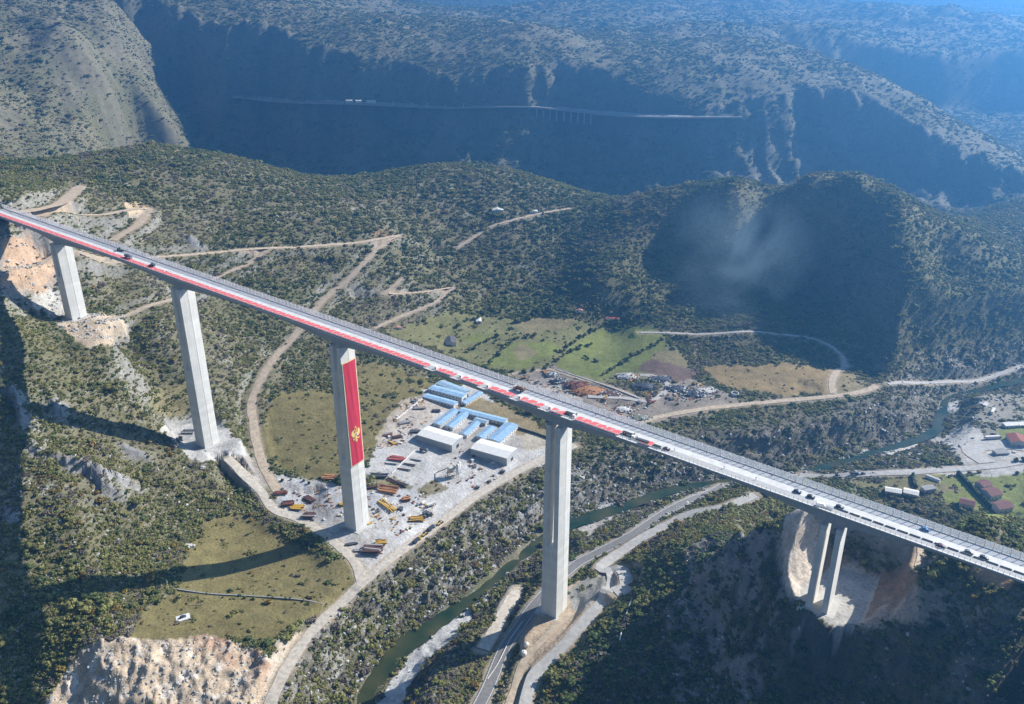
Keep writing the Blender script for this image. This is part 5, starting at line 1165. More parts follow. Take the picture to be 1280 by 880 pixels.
# small things on the meadow
def slab_car():
    p = g_at(231, 775); t = thing('concrete_slab', 'pale concrete slab lying on the meadow', 'slab', p, 0.5)
    mb = MB(); mb.box((0, 0, 0.1), (9, 6, 0.3)); mb.build('slab_top', M_WHT, t); mb = MB(); mb.box((0, 0, -0.15), (9.6, 6.6, 0.25)); mb.build('slab_base', M_GREYB, t)
    car('dark car standing on the pale slab on the meadow', (p[0], p[1], p[2]+0.26), 0.6, ('navy', (0.03,0.05,0.09)))
slab_car()
stack('timber_beams', 'pale timber beam lying on the meadow below the pier shadow', g_at(247,759), 0.1, nmat('new_timber', (0.50,0.40,0.26), 0.8, 0.1, 1), 13, 0.8, 2, 1, None, 'beam', 0.02, 0.35, 91)
heap('small white rubble heap on the scrubby meadow edge', g_at(238,685), M_SCW, 2.5, 1.2, 16, 92, 'rubble', None); heap('small white rubble beside the pad of the second pier', g_at(253,587), M_SCW, 1.6, 0.8, 10, 93, 'rubble', None)
# --- power poles
def pole_mesh_parts(h, arm):
    a = MB(); a.tube((0, 0, -1), (0, 0, h), 0.22, 0.14); b = MB(); b.box((0, 0, h-0.8), (0.18, arm, 0.18)); b.box((0, 0, h-1.6), (0.18, arm*0.8, 0.18)); return a, b
M_POLE = nmat('pole_concrete', (0.50,0.49,0.46), 0.85, 0.1, 1)
def pole(label, px, h=11, arm=2.6, rz=0.4, group='power poles in the valley'):
    r = thing('power_pole', label, 'pole', g_at(*px), rz, group); a, b = pole_mesh_parts(h, arm); a.build('post', M_POLE, r); b.build('cross_arm', M_POLE, r); return r
for px, h, lb in [((745,452), 12, 'power pole in the middle of the large green field'), ((613,430), 10, 'power pole among the hedges of the small fields'), ((213,742), 10, 'power pole by the stone wall at the pier shadow'), ((150,232), 20, 'right one of the tall poles on the left hilltop'), ((70,226), 20, 'left one of the tall poles on the left hilltop'), ((226,268), 16, 'pole on the scrubby slope behind the left bridge end'), ((930,470), 13, 'power pole beside the brown field at the river terrace'), ((1145,606), 9, 'power pole behind the white barns'), ((1238,600), 9, 'power pole at the dark hedge'), ((700,268), 14, 'pole on the saddle by the hill track')]:
    pole(lb, px, h)
# --- railway ledge high on the gorge wall
rp = [(290,122),(310,123),(330,124),(400,127),(460,129),(520,131),(600,132),(664,131),(700,134),(740,137),(800,141),(860,142),(925,143)]
RP = np.array([hit(*p) for p in rp]); RP = resample(RP, 8.0)
RP[:, 1] = smooth1(np.array([RP[max(0, i-7):i+8, 1].min() for i in range(len(RP))]), 60)-8; RP[:, 2] = smooth1(RP[:, 2], 80)
rail = thing('railway', 'thin pale railway ledge with masts crossing the gorge wall', 'railway')
mb = MB(); mb.loft([[(p[0], p[1]-5, p[2]-3), (p[0], p[1]+45, p[2]-3), (p[0], p[1]+45, p[2]), (p[0], p[1]-5, p[2])] for p in RP]); mb.build('ledge', nmat('rail_concrete', (0.30,0.295,0.28), 0.9, 0.15, 0.05), rail)
mb = MB()
for y in (-2.0, -0.5): mb.loft([[(p[0], p[1]+y-0.2, p[2]+0.1), (p[0], p[1]+y+0.2, p[2]+0.1), (p[0], p[1]+y+0.2, p[2]+0.5), (p[0], p[1]+y-0.2, p[2]+0.5)] for p in RP]); 
mb.build('track', M_DKG, rail)
def px_idx(x): q, _ = pix(RP[:, 0], RP[:, 1], RP[:, 2]); return int(np.argmin(np.abs(q-x)))
for x in (322, 337, 357, 382, 409, 489, 513, 533, 555, 578):
    p = RP[px_idx(x)]; mb = MB(); mb.tube((p[0], p[1]-4, p[2]), (p[0], p[1]-4, p[2]+8), 0.45); mb.tube((p[0], p[1]-4, p[2]+7.4), (p[0]+4, p[1]-4, p[2]+7.4), 0.3); mb.build('mast', M_WHT, rail)
for x in np.linspace(668, 738, 9):
    p = RP[px_idx(x)]; mb = MB(); mb.loft([[(p[0]-1.8, p[1]-5.4, p[2]-26), (p[0]+1.8, p[1]-5.4, p[2]-26), (p[0]+1.8, p[1]-1, p[2]-26), (p[0]-1.8, p[1]-1, p[2]-26)], [(p[0]-1.2, p[1]-5.4, p[2]-4), (p[0]+1.2, p[1]-5.4, p[2]-4), (p[0]+1.2, p[1]-1, p[2]-4), (p[0]-1.2, p[1]-1, p[2]-4)]]); mb.build('viaduct_pier', nmat('rail_concrete', (0.30,0.295,0.28), 0.9, 0.15, 0.05), rail)
for k, (x, w_) in enumerate(((435, 9), (446, 8), (463, 12))):
    p = RP[px_idx(x)]; house('station_house', ['left', 'middle', 'right, longest'][k]+' of the three white station houses on the railway ledge', None, 5.5, M_WALL, M_WROOF, 2.0, 2, 'house', 'station houses on the gorge railway', 1, frame=((p[0], p[1]+4), 0.0, w_*1.8, 8.0, p[2]))

# --- loose material strewn over the works yard and the scrap yard
dcol = bpy.data.collections.new('debris_templates')
for i, (m, sz) in enumerate([(M_RUST, (2.6, 0.5, 0.35)), (M_ORA, (1.8, 0.9, 0.5)), (M_YEL, (2.2, 0.8, 0.4)), (M_GREYB, (2.8, 0.5, 0.4)), (M_DKG, (1.6, 1.2, 0.8)), (M_WHT, (1.5, 1.1, 0.7)), (M_RUST2, (2.0, 0.7, 0.5))]):
    mb = MB(); rg = random.Random(i)
    for k in range(4): mb.box((rg.uniform(-1.2, 1.2), rg.uniform(-1, 1), sz[2]/2+rg.uniform(0, 0.4)), (sz[0]*rg.uniform(.5, 1.1), sz[1]*rg.uniform(.6, 1.2), sz[2]), rg.uniform(0, 3.1), tilt=rg.uniform(-0.2, 0.2))
    me = bpy.data.meshes.new('debris'); mb.bm.to_mesh(me); mb.bm.free(); me.materials.append(m); dcol.objects.link(bpy.data.objects.new('debris_%d' % i, me))
# ------------------------------------------------------------------ plants
LEAF = [leaf_mat('leaf_evergreen', [(0.063,0.088,0.029),(0.102,0.129,0.044),(0.081,0.110,0.046)]),
        leaf_mat('leaf_olive', [(0.137,0.142,0.051),(0.183,0.173,0.063),(0.146,0.161,0.051)]),
        leaf_mat('leaf_autumn', [(0.232,0.171,0.044),(0.183,0.128,0.054),(0.207,0.177,0.044)]),
        leaf_mat('leaf_bare', [(0.183,0.159,0.132),(0.140,0.122,0.107),(0.201,0.181,0.142)])]
BARK = nmat('bark', (0.10,0.08,0.06), 0.9, 0.2, 2.0)
def crown_mesh(name, kind, seed, lobes=6, quads=120, tall=0.9, qs=0.42, trunk=True, spread=0.55):
    rg = np.random.default_rng(seed); bm = bmesh.new()
    L = []
    for i in range(lobes):
        a = rg.uniform(0, 6.283); r = rg.uniform(0.15, spread); L.append((r*math.cos(a), r*math.sin(a), rg.uniform(0.45, 1.15)*tall, rg.uniform(0.38, 0.62)))
    L.append((0, 0, 0.75*tall, 0.6))
    def quad(c, nrm, s):
        nrm = nrm.normalized(); t = nrm.orthogonal().normalized(); t.rotate(Matrix.Rotation(rg.uniform(0, 6.28), 3, nrm)); b = nrm.cross(t)
        s2 = s*rg.uniform(0.55, 1.0)
        bm.faces.new([bm.verts.new(c+t*s*0.5), bm.verts.new(c+b*s2*0.5), bm.verts.new(c-t*s*0.5), bm.verts.new(c-b*s2*0.5)])
    for x, y, z, r in L:                                   # dense core of each lobe
        v = bmesh.ops.create_icosphere(bm, subdivisions=1, radius=r*(0.80 if kind != 3 else 0.5))['verts']
        for q in v: q.co = q.co*rg.uniform(0.75, 1.2)+Vector((x, y, z))
    for i in range(quads):
        x, y, z, r = L[rg.integers(len(L))]
        d = Vector(rg.normal(size=3)).normalized(); d.z = abs(d.z)*0.9-0.25
        c = Vector((x, y, z))+d*r*rg.uniform(0.7, 1.18)
        quad(c, d+Vector(rg.normal(size=3))*0.55, qs*rg.uniform(0.6, 1.25))
    nf = len(bm.faces)
    if trunk:
        v = bmesh.ops.create_cone(bm, cap_ends=False, segments=5, radius1=0.11, radius2=0.05, depth=0.95*tall)['verts']
        for q in v: q.co.z += 0.3*tall
    me = bpy.data.meshes.new(name); bm.faces.ensure_lookup_table()
    for i, f in enumerate(bm.faces): f.material_index = 0 if i < nf else 1
    bm.to_mesh(me); bm.free(); me.materials.append(LEAF[kind]); me.materials.append(BARK); return me
TPL = [crown_mesh('evergreen_tree', 0, 1), crown_mesh('evergreen_tree', 0, 2, 5, 110, 1.15), crown_mesh('olive_tree', 1, 3), crown_mesh('olive_tree', 1, 4, 7, 130, 0.8),
       crown_mesh('autumn_tree', 2, 5), crown_mesh('bare_shrub', 3, 6, 6, 100, 0.75, 0.36), crown_mesh('bare_shrub', 3, 7, 5, 90, 0.6, 0.34), crown_mesh('olive_tree', 1, 8, 5, 110, 0.7)]
# light versions for the hillsides
TPS_ = [crown_mesh('hill_bush', k, 20+i, nl, nq, t, 0.5, False, sp) for i, (k, t, nl, nq, sp) in enumerate([(0,0.95,4,50,0.55),(0,0.7,9,90,1.5),(1,0.85,4,50,0.6),(1,0.62,10,95,1.6),(2,0.85,4,50,0.55),(3,0.6,8,80,1.4),(3,0.55,4,50,0.7),(1,0.5,11,95,1.9)])]
tcol = bpy.data.collections.new('plant_templates')
for i, me in enumerate(TPS_):
    o = bpy.data.objects.new('hill_bush_%02d' % i, me); tcol.objects.link(o)
def scatter_group(tcol):
    ng = bpy.data.node_groups.new('scatter', 'GeometryNodeTree')
    ng.interface.new_socket('Geometry', in_out='INPUT', socket_type='NodeSocketGeometry'); ng.interface.new_socket('Geometry', in_out='OUTPUT', socket_type='NodeSocketGeometry')
    N = ng.nodes; gi = N.new('NodeGroupInput'); go = N.new('NodeGroupOutput')
    ip = N.new('GeometryNodeInstanceOnPoints'); ci = N.new('GeometryNodeCollectionInfo')
    ci.inputs[0].default_value = tcol; ci.inputs[1].default_value = True; ci.inputs[2].default_value = True
    def na(nm, t):
        a = N.new('GeometryNodeInputNamedAttribute'); a.data_type = t; a.inputs[0].default_value = nm; return a.outputs[0]
    ng.links.new(gi.outputs[0], ip.inputs['Points']); ng.links.new(ci.outputs[0], ip.inputs['Instance'])
    ip.inputs['Pick Instance'].default_value = True
    ng.links.new(na('vi', 'INT'), ip.inputs['Instance Index'])
    ng.links.new(na('rot', 'FLOAT_VECTOR'), ip.inputs['Rotation']); ng.links.new(na('scl', 'FLOAT_VECTOR'), ip.inputs['Scale'])
    ng.links.new(ip.outputs[0], go.inputs[0]); return ng
SG = scatter_group(tcol)
def scatter(name, P, S, VI, cat=None, label=None, grp=None, tilt=0.0):
    me = bpy.data.meshes.new(name); me.vertices.add(len(P)); me.vertices.foreach_set('co', P.astype(np.float32).ravel())
    rot = np.zeros((len(P), 3)); rot[:, 2] = RNG.uniform(0, 6.283, len(P)); rot[:, :2] = RNG.normal(0, 1, (len(P), 2))*tilt
    a = me.attributes.new('vi', 'INT', 'POINT'); a.data.foreach_set('value', VI.astype(np.int32))
    a = me.attributes.new('rot', 'FLOAT_VECTOR', 'POINT'); a.data.foreach_set('vector', rot.astype(np.float32).ravel())
    a = me.attributes.new('scl', 'FLOAT_VECTOR', 'POINT'); a.data.foreach_set('vector', S.astype(np.float32).ravel())
    o = bpy.data.objects.new(name, me); COL.objects.link(o); md = o.modifiers.new('scatter', 'NODES'); md.node_group = grp or SG
    o['kind'] = 'stuff'; o['category'] = cat or 'shrubs'; o['label'] = label
    return o
def sample(y0, y1, per_m2, um=1.19):
    n = int((y1*y1-y0*y0)*um*per_m2)                 # wedge |x| < um*y
    Y = np.sqrt(RNG.uniform(y0*y0, y1*y1, n)); X = RNG.uniform(-um, um, n)*Y
    Zs = ground(X, Y); px, py = pix(X, Y, Zs)
    D = bilin(DENS, X/Y, np.log(Y), NU, NV)
    k = (px > -260) & (px < 1640) & (py > -40) & (py < 990) & (RNG.uniform(0, 1, n) < D)
    return np.stack([X, Y, Zs], 1)[k], px[k], py[k]
def pick(P, px, py, wts):
    n = len(P); hue = fbm(P[:, 0], P[:, 1], 55, 3, 101)*0.5+0.5+RNG.normal(0, 0.16, n)
    cdf = np.cumsum(wts)/np.sum(wts)
    return np.searchsorted(cdf, np.clip((hue-0.2)/0.6, 0, 0.999))
ORDER = np.array([0, 1, 7, 2, 3, 4, 5, 6])
def do_scatter(name, y0, y1, per, rmean, rsig, wts, label, cat, flat=0.66):
    P, px, py = sample(y0, y1, per)
    vi = ORDER[pick(P, px, py, wts)]
    gd = bilin(e_, P[:, 0]/P[:, 1], np.log(P[:, 1]), NU, NV); vi = np.where((gd < 55) & (RNG.uniform(0, 1, len(vi)) < 0.6), np.array([5, 6, 2])[RNG.integers(0, 3, len(vi))], vi)
    sh_ = bilin(cr_.astype(float), P[:, 0]/P[:, 1], np.log(P[:, 1]), NU, NV); vi = np.where((sh_ > 0.5) & (RNG.uniform(0, 1, len(vi)) < 0.8), np.array([0, 1, 5])[RNG.integers(0, 3, len(vi))], vi)  # mostly dark plants on the right-hand slope, deepening its shade
    r = rmean*np.exp(RNG.normal(0, rsig, len(P)))
    S = np.stack([r, r, r*flat*RNG.uniform(0.8, 1.25, len(P))], 1); P[:, 2] -= 0.25*r*0.4
    print(name, len(P))
    return scatter(name, P, S, vi, cat, label)
do_scatter('foreground_scrub', 200, 620, 0.290, 1.15, 0.50, [.06,.06,.20,.22,.17,.13,.09,.07], 'low green and brown scrub covering the slopes below and beside the bridge', 'scrub')
do_scatter('hillside_scrub', 620, 1010, 0.180, 1.2, 0.45, [.08,.09,.20,.22,.15,.06,.11,.09], 'dense scrub on the rising hillside behind the left bridge piers', 'scrub')
do_scatter('hill_wood', 1010, 1500, 0.085, 1.55, 0.42, [.14,.14,.20,.20,.15,.06,.06,.05], 'dark woodland covering the middle hills behind the valley fields', 'woodland', 0.8)
do_scatter('gorge_wood', 1500, 2600, 0.030, 2.0, 0.45, [.24,.18,.16,.16,.06,.06,.08,.06], 'sparse woods on the far gorge wall and the mountain behind', 'woodland')
do_scatter('plateau_wood', 2600, 6000, 0.0085, 3.3, 0.42, [.24,.18,.16,.16,.06,.06,.08,.06], 'far-off scrub dotted across the hazy plateau at the top', 'woodland')
# ------------------------------------------------------------------ trees one can tell apart
def tree(me, x, y, r, label, group, h=1.0, cat='tree'):
    o = bpy.data.objects.new(me.name.split('.')[0], me); COL.objects.link(o)
    o.location = (x, y, float(ground(x, y))-0.15*r); o.rotation_euler = (0, 0, random.uniform(0, 6.28)); o.scale = (r, r, r*h*random.uniform(0.85, 1.2))
    return tag(o, label, cat, group)
def tree_line(pts, n, r0, r1, tpl, label, group, jit=2.0, h=1.0):
    P = resample(np.array([hit(*p) for p in pts]), 1.0)
    for i in range(n):
        p = P[min(len(P)-1, int((i+random.uniform(0.1, 0.9))/n*len(P)))]
        tree(TPL[random.choice(tpl)], p[0]+random.uniform(-jit, jit), p[1]+random.uniform(-jit, jit), random.uniform(r0, r1), label, group, h)
def tree_area(poly, n, r0, r1, tpl, label, group, h=1.0):
    xs = [p[0] for p in poly]; ys = [p[1] for p in poly]; k = 0
    while k < n:
        px, py = random.uniform(min(xs), max(xs)), random.uniform(min(ys), max(ys))
        if not inpoly(np.array([px]), np.array([py]), poly)[0]: continue
        p = hit(px, py); tree(TPL[random.choice(tpl)], p[0], p[1], random.uniform(r0, r1), label, group, h); k += 1
GF = 'trees in the hedges between the green fields'; LF = 'small dark tree in the hedgerows dividing the green fields beyond the bridge'
for pts, n in [([(612,455),(640,428),(668,418)], 9), ([(700,441),(735,416),(765,404),(790,398)], 14), ([(640,405),(660,398),(680,392)], 5), ([(752,470),(775,455),(800,440),(830,424)], 14),
               ([(702,446),(722,436),(742,428)], 6), ([(585,440),(602,430),(620,421)], 6), ([(655,466),(680,460),(700,448)], 5), ([(730,446),(745,452)], 3), ([(570,408),(590,400),(620,388)], 5)]:
    tree_line(pts, int(n*1.3), 2.2, 4.0, [0, 1, 2, 3], LF, GF)
tree_area([(650,385),(700,378),(720,390),(690,395),(660,392)], 8, 3.6, 5.2, [0, 1], 'large dark tree at the wood edge left of the pink roofed hamlet', 'large trees left of the hamlet')
tree_area([(735,372),(780,372),(785,395),(740,395)], 9, 2.8, 4.0, [0, 1, 3], 'tree growing among the houses of the pink roofed hamlet', 'trees in the hamlet')
tree_area([(106,748),(150,750),(205,742),(205,762),(170,775),(120,792),(95,785)], 30, 1.7, 3.0, [0, 1, 1, 2], 'dark green tree in the dense clump just below the long pier shadow at left', 'clump of trees below the pier shadow')
tree_line([(280,748),(318,749),(345,748),(385,752)], 9, 1.0, 1.8, [0, 2], 'small bush along the dry stone wall on the meadow', 'bushes along the stone wall')
tree_line([(345,582),(350,598),(372,604),(400,606)], 6, 1.2, 2.0, [0, 2], 'dark bush at the lower rim of the field behind the flag pier', 'bushes at the rim of the field behind the flag pier')
tree_area([(345,470),(370,438),(425,430),(432,470),(400,490),(360,492)], 30, 1.6, 2.8, [0, 2, 4, 4, 3], 'green or yellowing tree in the grove left of the flag pier top', 'grove left of the flag pier')
tree_area([(240,655),(285,640),(290,665),(250,682)], 6, 1.3, 2.1, [0, 2], 'dark bush at the upper edge of the meadow, above the pier shadow', 'bushes at the upper edge of the meadow')
tree_area([(575,760),(625,735),(640,745),(610,790),(575,830),(560,830)], 28, 1.4, 2.4, [0, 2, 5, 6], 'tree between the river gravel and the pale loading track left of the fourth pier', 'trees between the river gravel and the track')
tree_area([(725,560),(790,545),(850,575),(840,600),(760,600),(725,590)], 38, 1.7, 2.8, [0, 1, 2, 5], 'dark tree in the wood under the bridge right of the fourth pier', 'wood under the bridge')
tree_area([(1080,622),(1130,628),(1140,640),(1110,636)], 12, 1.6, 2.6, [2, 4, 3], 'yellow green tree in front of the white barns, above the bridge deck', 'trees in front of the white barns')
tree_area([(1262,575),(1280,570),(1280,590),(1265,592)], 4, 1.8, 3.0, [0, 1], 'dark tree on the bright meadow at the right edge', 'trees on the right edge meadow', 1.3)
tree_area([(1210,583),(1225,584),(1222,592),(1210,592)], 2, 2.2, 2.8, [5, 6], 'bare round tree at the roadside by the dark hedge', 'bare trees by the dark hedge')
tree_area([(30,590),(100,640),(190,640),(180,720),(60,725),(30,660)], 36, 1.5, 2.5, [0, 1, 2, 3, 4], 'bushy tree on the scrub slope between the two long pier shadows', 'trees between the two pier shadows')
tree_area([(30,770),(75,760),(95,800),(55,870),(25,870)], 14, 1.4, 2.2, [1, 2, 3], 'bushy tree on the slope left of the pale quarry', 'trees left of the quarry')
# clipped hedges in the village
def hedge(label, pts, w, h):
    P = resample(np.array([hit(*p) for p in pts]), 1.2); t = np.gradient(P[:, :2], axis=0); t /= np.linalg.norm(t, axis=1)[:, None]; mb = MB(); rings = []
    for i, (p, d) in enumerate(zip(P, t)):
        n_ = np.array([-d[1], d[0]])*w/2; j = lambda: random.uniform(0.8, 1.2)
        rings.append([(p[0]+n_[0]*j(), p[1]+n_[1]*j(), p[2]-0.4), (p[0]+n_[0]*j(), p[1]+n_[1]*j(), p[2]+h*0.8*j()), (p[0], p[1], p[2]+h*j()), (p[0]-n_[0]*j(), p[1]-n_[1]*j(), p[2]+h*0.8*j()), (p[0]-n_[0]*j(), p[1]-n_[1]*j(), p[2]-0.4)])
    mb.loft(rings); return tag(mb.build('hedge', nmat('hedge_leaf', (0.035,0.05,0.022), 0.85, 0.4, 1.2)), label, 'hedge')
hedge('long tall dark hedge slanting down between the village gardens', [(1198,589),(1212,603),(1226,618),(1240,632)], 3.0, 4.0)
hedge('short dark hedge left of the grey flat roofed house', [(1142,591),(1143,600),(1146,607)], 3.0, 3.5)
# ------------------------------------------------------------------ boulders
def rock_mesh(seed):
    rg = np.random.default_rng(seed); bm = bmesh.new(); bmesh.ops.create_icosphere(bm, subdivisions=2, radius=1.0)
    ax = [Vector(rg.normal(size=3)).normalized() for _ in range(9)]; ds = rg.uniform(0.45, 0.85, 9)
    for v in bm.verts:
        for a, d in zip(ax, ds):
            t = v.co.dot(a)
            if t > d: v.co -= a*(t-d)
        v.co *= rg.uniform(0.95, 1.05)
    me = bpy.data.meshes.new('boulder'); bm.to_mesh(me); bm.free(); me.materials.append(nmat('limestone', (0.36,0.355,0.34), 0.9, 0.22, 0.4, obj_var=0.25)); return me
rcol = bpy.data.collections.new('rock_templates')
for i in range(5): rcol.objects.link(bpy.data.objects.new('boulder_%d' % i, rock_mesh(300+i)))
RG_ = scatter_group(rcol)
def rocks(name, cond, n, r0, rs, label, ymax=700, ymin=250):
    idx = np.nonzero(cond & (GY < ymax) & (GY > ymin)); 
    if len(idx[0]) == 0: return
    wgt = (GY[idx]**2); wgt = wgt/wgt.sum(); k = RNG.choice(len(idx[0]), n, p=wgt)
    X = GX[idx][k]+RNG.uniform(-1, 1, n); Y = GY[idx][k]+RNG.uniform(-1, 1, n)
    r = np.minimum(r0*np.exp(RNG.normal(0, rs, n)), r0*3.2); P = np.stack([X, Y, ground(X, Y)-0.1*r], 1); S = np.stack([r*RNG.uniform(.7, 1.4, n), r*RNG.uniform(.7, 1.4, n), r*RNG.uniform(.5, 1.1, n)], 1)
    scatter(name, P, S, RNG.integers(0, 5, n), 'rocks', label, RG_, 0.3)
px_, py_ = pix(GX, GY, Z)
vis = (px_ > -20) & (px_ < 1300) & (py_ > 0) & (py_ < 900)
rocks('river_rocks', vis & (e_ > 0) & (e_ < 40) & (sdr < 0), 2600, 0.55, 0.6, 'pale limestone blocks littering the left bank of the river')
rocks('gorge_rocks', vis & (e_ > 0) & (e_ < 45), 2200, 0.75, 0.6, 'grey rocks along the river gorge', 1150, 600)
rocks('slope_rocks', vis & (DENS > 0.6) & (GY < 640) & (px_ < 330), 1500, 0.5, 0.55, 'pale stones showing between the scrub on the left slope')
rocks('crag_rocks', vis & (px_ > 830) & (px_ < 1290) & (py_ > 655) & (GY < 520) & (cz_ > 0.2) & ~BOWL & ~ins6, 900, 0.5, 0.5, 'grey limestone crags on the dark slope below the far abutment')
rocks('quarry_rocks', vis & QUARRY, 1300, 0.42, 0.7, 'broken pale blocks in the quarry at the lower left')
DG_ = scatter_group(dcol)
def strew(name, poly, n, label):
    X = []; xs = [p[0] for p in poly]; ys = [p[1] for p in poly]
    while len(X) < n:
        a, b = random.uniform(min(xs), max(xs)), random.uniform(min(ys), max(ys))
        if inpoly(np.array([a]), np.array([b]), poly)[0] and fbm(np.array([a]), np.array([b]), 9, 2, 77)[0] > -0.05: X.append(at_z(a, b, 32.0)[:2])
    X = np.array(X); P = np.column_stack([X, ground(X[:, 0], X[:, 1])]); r = 0.72*np.exp(RNG.normal(0, 0.4, n))
    scatter(name, P, np.stack([r, r, r], 1), RNG.integers(0, 7, n), 'debris', label, DG_)
strew('yard_debris', [(345,612),(430,605),(440,640),(425,655),(385,648)], 70, 'loose offcuts lying about left of the flag pier')
strew('yard_debris', [(455,600),(500,592),(535,610),(545,640),(500,668),(460,660)], 150, 'loose steel and timber lying about right of the flag pier')
strew('yard_debris', [(466,566),(500,512),(535,488),(552,512),(520,540),(505,556)], 150, 'rubble and offcuts strewn over the stony upper yard')
strew('yard_debris', [(575,555),(590,545),(600,575),(640,585),(600,610),(555,600)], 60, 'bits of plant around the white sheds')
strew('scrap_debris', [(645,478),(692,458),(745,480),(815,502),(790,525),(720,510)], 220, 'loose scrap lying over the scrap yard')
strew('scrap_debris', [(775,470),(800,462),(890,482),(905,496),(850,500),(800,494)], 220, 'broken scrap between the dark heaps')
rocks('river_stones', (e_ > -4) & (e_ < 3), 900, 0.7, 0.5, 'stones in the river shallows', 1100)
rocks('cut_rubble', inpoly(px_, py_, [(0,300),(34,300),(62,318),(85,365),(98,395),(160,397),(145,433),(86,424),(40,390),(0,362)]) & (GY < 950), 900, 0.7, 0.6, 'broken rock on the raw cuttings by the left bridge end', 950)
# ------------------------------------------------------------------ smoke rising in front of the shaded hill
def smoke(name, base, top, r0, r1, dens, label, seed):
    n = 14; mb = MB(); rings = []; b = Vector(base); t = Vector(top)
    for k in range(n+1):
        f = k/n; c = b.lerp(t, f)+Vector((18*math.sin(f*3.0)*f, 0, 0)); r = (r0+(r1-r0)*f**0.8)*math.sin(math.pi*(0.06+0.88*f))**0.4
        rings.append([c+Vector((r*math.cos(a), r*math.sin(a), 0)) for a in np.linspace(0, 6.2832, 17)[:-1]])
    mb.loft(rings); m = bpy.data.materials.new(name); m.use_nodes = True; nt = m.node_tree; nt.nodes.remove(nt.nodes['Principled BSDF'])
    pv = nt.nodes.new('ShaderNodeVolumePrincipled'); pv.inputs['Color'].default_value = (0.45, 0.68, 0.95, 1)
    g = nt.nodes.new('ShaderNodeNewGeometry'); tn = nt.nodes.new('ShaderNodeTexNoise'); tn.inputs['Scale'].default_value = 0.018; tn.inputs['Detail'].default_value = 4; tn.inputs['Distortion'].default_value = 1.2
    nt.links.new(g.outputs['Position'], tn.inputs['Vector']); mr = nt.nodes.new('ShaderNodeMapRange'); mr.inputs[1].default_value = 0.42; mr.inputs[2].default_value = 0.75; mr.inputs[3].default_value = 0; mr.inputs[4].default_value = dens
    nt.links.new(tn.outputs[0], mr.inputs[0])
    tc = nt.nodes.new('ShaderNodeTexCoord'); sp_ = nt.nodes.new('ShaderNodeMapping'); sp_.inputs['Location'].default_value = (-1, -1, -1); sp_.inputs['Scale'].default_value = (2, 2, 2)
    nt.links.new(tc.outputs['Generated'], sp_.inputs['Vector']); ln = nt.nodes.new('ShaderNodeVectorMath'); ln.operation = 'LENGTH'; nt.links.new(sp_.outputs[0], ln.inputs[0])
    fo = nt.nodes.new('ShaderNodeMapRange'); fo.interpolation_type = 'SMOOTHSTEP'; fo.inputs[1].default_value = 1.05; fo.inputs[2].default_value = 0.0; nt.links.new(ln.outputs['Value'], fo.inputs[0])
    mu = nt.nodes.new('ShaderNodeMath'); mu.operation = 'MULTIPLY'; nt.links.new(mr.outputs[0], mu.inputs[0]); nt.links.new(fo.outputs[0], mu.inputs[1])
    nt.links.new(mu.outputs[0], pv.inputs['Density']); nt.links.new(pv.outputs[0], nt.nodes['Material Output'].inputs['Volume'])
    o = mb.build(name, m); o['kind'] = 'stuff'; o['category'] = 'smoke'; o['label'] = label; return o
b_ = hit(880, 425)
smoke('smoke', (b_[0], b_[1]-20, b_[2]), (b_[0]+35, b_[1]+45, b_[2]+200), 38, 135, 0.0085, 'thin bluish smoke drifting up in front of the dark hill', 1)
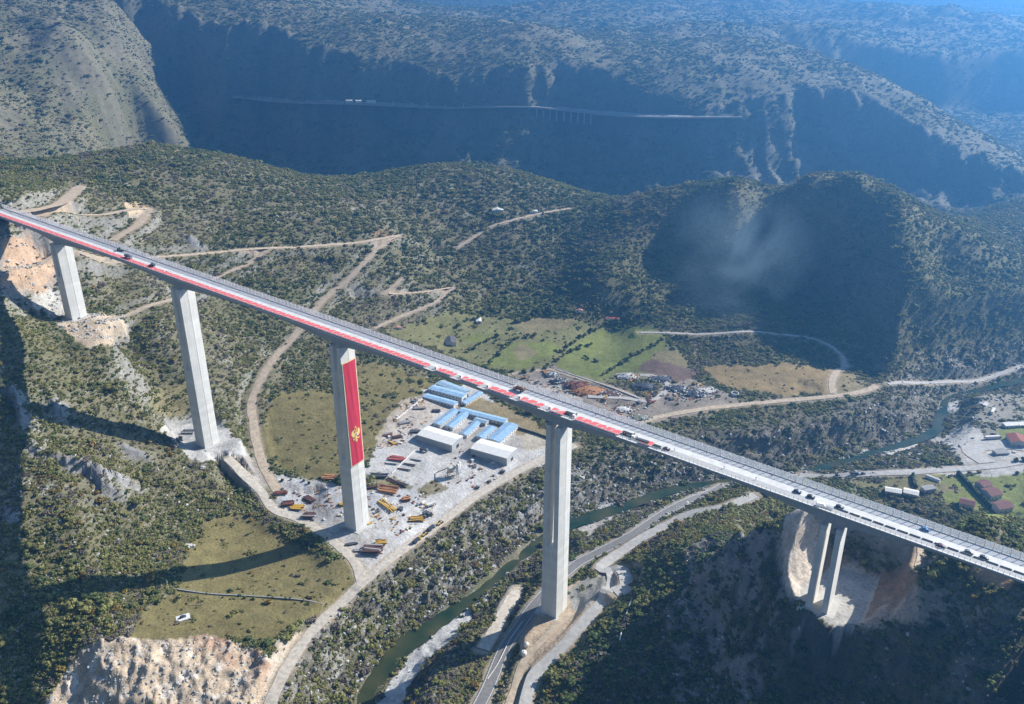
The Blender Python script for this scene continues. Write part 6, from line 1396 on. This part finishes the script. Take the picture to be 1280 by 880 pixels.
# ------------------------------------------------------------------ camera, sun, sky
cam = bpy.data.cameras.new('camera'); co = bpy.data.objects.new('camera', cam); COL.objects.link(co)
cam.sensor_fit = 'HORIZONTAL'; cam.sensor_width = 36.0; cam.lens = 36.0*F_PX/1280.0
cam.clip_start = 1.0; cam.clip_end = 30000.0
Mx = Matrix(((1, 0, 0), (0, SP, -CP), (0, CP, SP)))      # columns: right, up, back
Mx = Mx @ Matrix.Rotation(-ROLL, 3, 'Z')
co.matrix_world = Matrix.Translation((0, 0, CAM_Z)) @ Mx.to_4x4()
sc.camera = co
SUN_AZ, SUN_EL = R(28.0), R(32.0)
sl = bpy.data.lights.new('sun', 'SUN'); so = bpy.data.objects.new('sun', sl); COL.objects.link(so)
sl.energy = 5.0; sl.angle = R(0.5); sl.color = (1.0, 0.94, 0.84)
sd = Vector((math.cos(SUN_AZ)*math.cos(SUN_EL), math.sin(SUN_AZ)*math.cos(SUN_EL), math.sin(SUN_EL)))
so.rotation_euler = sd.to_track_quat('Z', 'Y').to_euler(); so.location = (600, 600, 900)
w = bpy.data.worlds.new('World'); sc.world = w; w.use_nodes = True
nt = w.node_tree; bg = nt.nodes['Background']
sky = nt.nodes.new('ShaderNodeTexSky'); sky.sky_type = 'NISHITA'; sky.sun_disc = False
sky.sun_elevation = SUN_EL; sky.sun_rotation = R(90)-SUN_AZ; sky.altitude = 300
nt.links.new(sky.outputs[0], bg.inputs[0]); bg.inputs[1].default_value = 0.05
vs = sc.view_settings; vs.view_transform = 'Standard'; vs.look = 'None'; vs.gamma = 1.0; vs.exposure = 1.3; vs.use_curve_mapping = False
sc.cycles.use_denoising = True
print('SCRIPT SECONDS', round(time.time()-T00, 1))
# ------------------------------------------------------------------ the air
bm = bmesh.new(); bmesh.ops.create_cube(bm, size=1.0)
for v in bm.verts: v.co = Vector((v.co.x*26000, v.co.y*10400+4600, v.co.z*760+340))
me = bpy.data.meshes.new('haze'); bm.to_mesh(me); bm.free()
hz = bpy.data.objects.new('haze', me); COL.objects.link(hz); hz['kind'] = 'stuff'; hz['category'] = 'haze'; hz['label'] = 'blue autumn haze hanging in the valley air'
m = bpy.data.materials.new('haze'); m.use_nodes = True; nt = m.node_tree; nt.nodes.remove(nt.nodes['Principled BSDF'])
pv = nt.nodes.new('ShaderNodeVolumePrincipled'); pv.inputs['Color'].default_value = (0.12, 0.42, 1.0, 1); pv.inputs['Density'].default_value = 0.00028; pv.inputs['Anisotropy'].default_value = 0.65
nt.links.new(pv.outputs[0], nt.nodes['Material Output'].inputs['Volume']); me.materials.append(m)
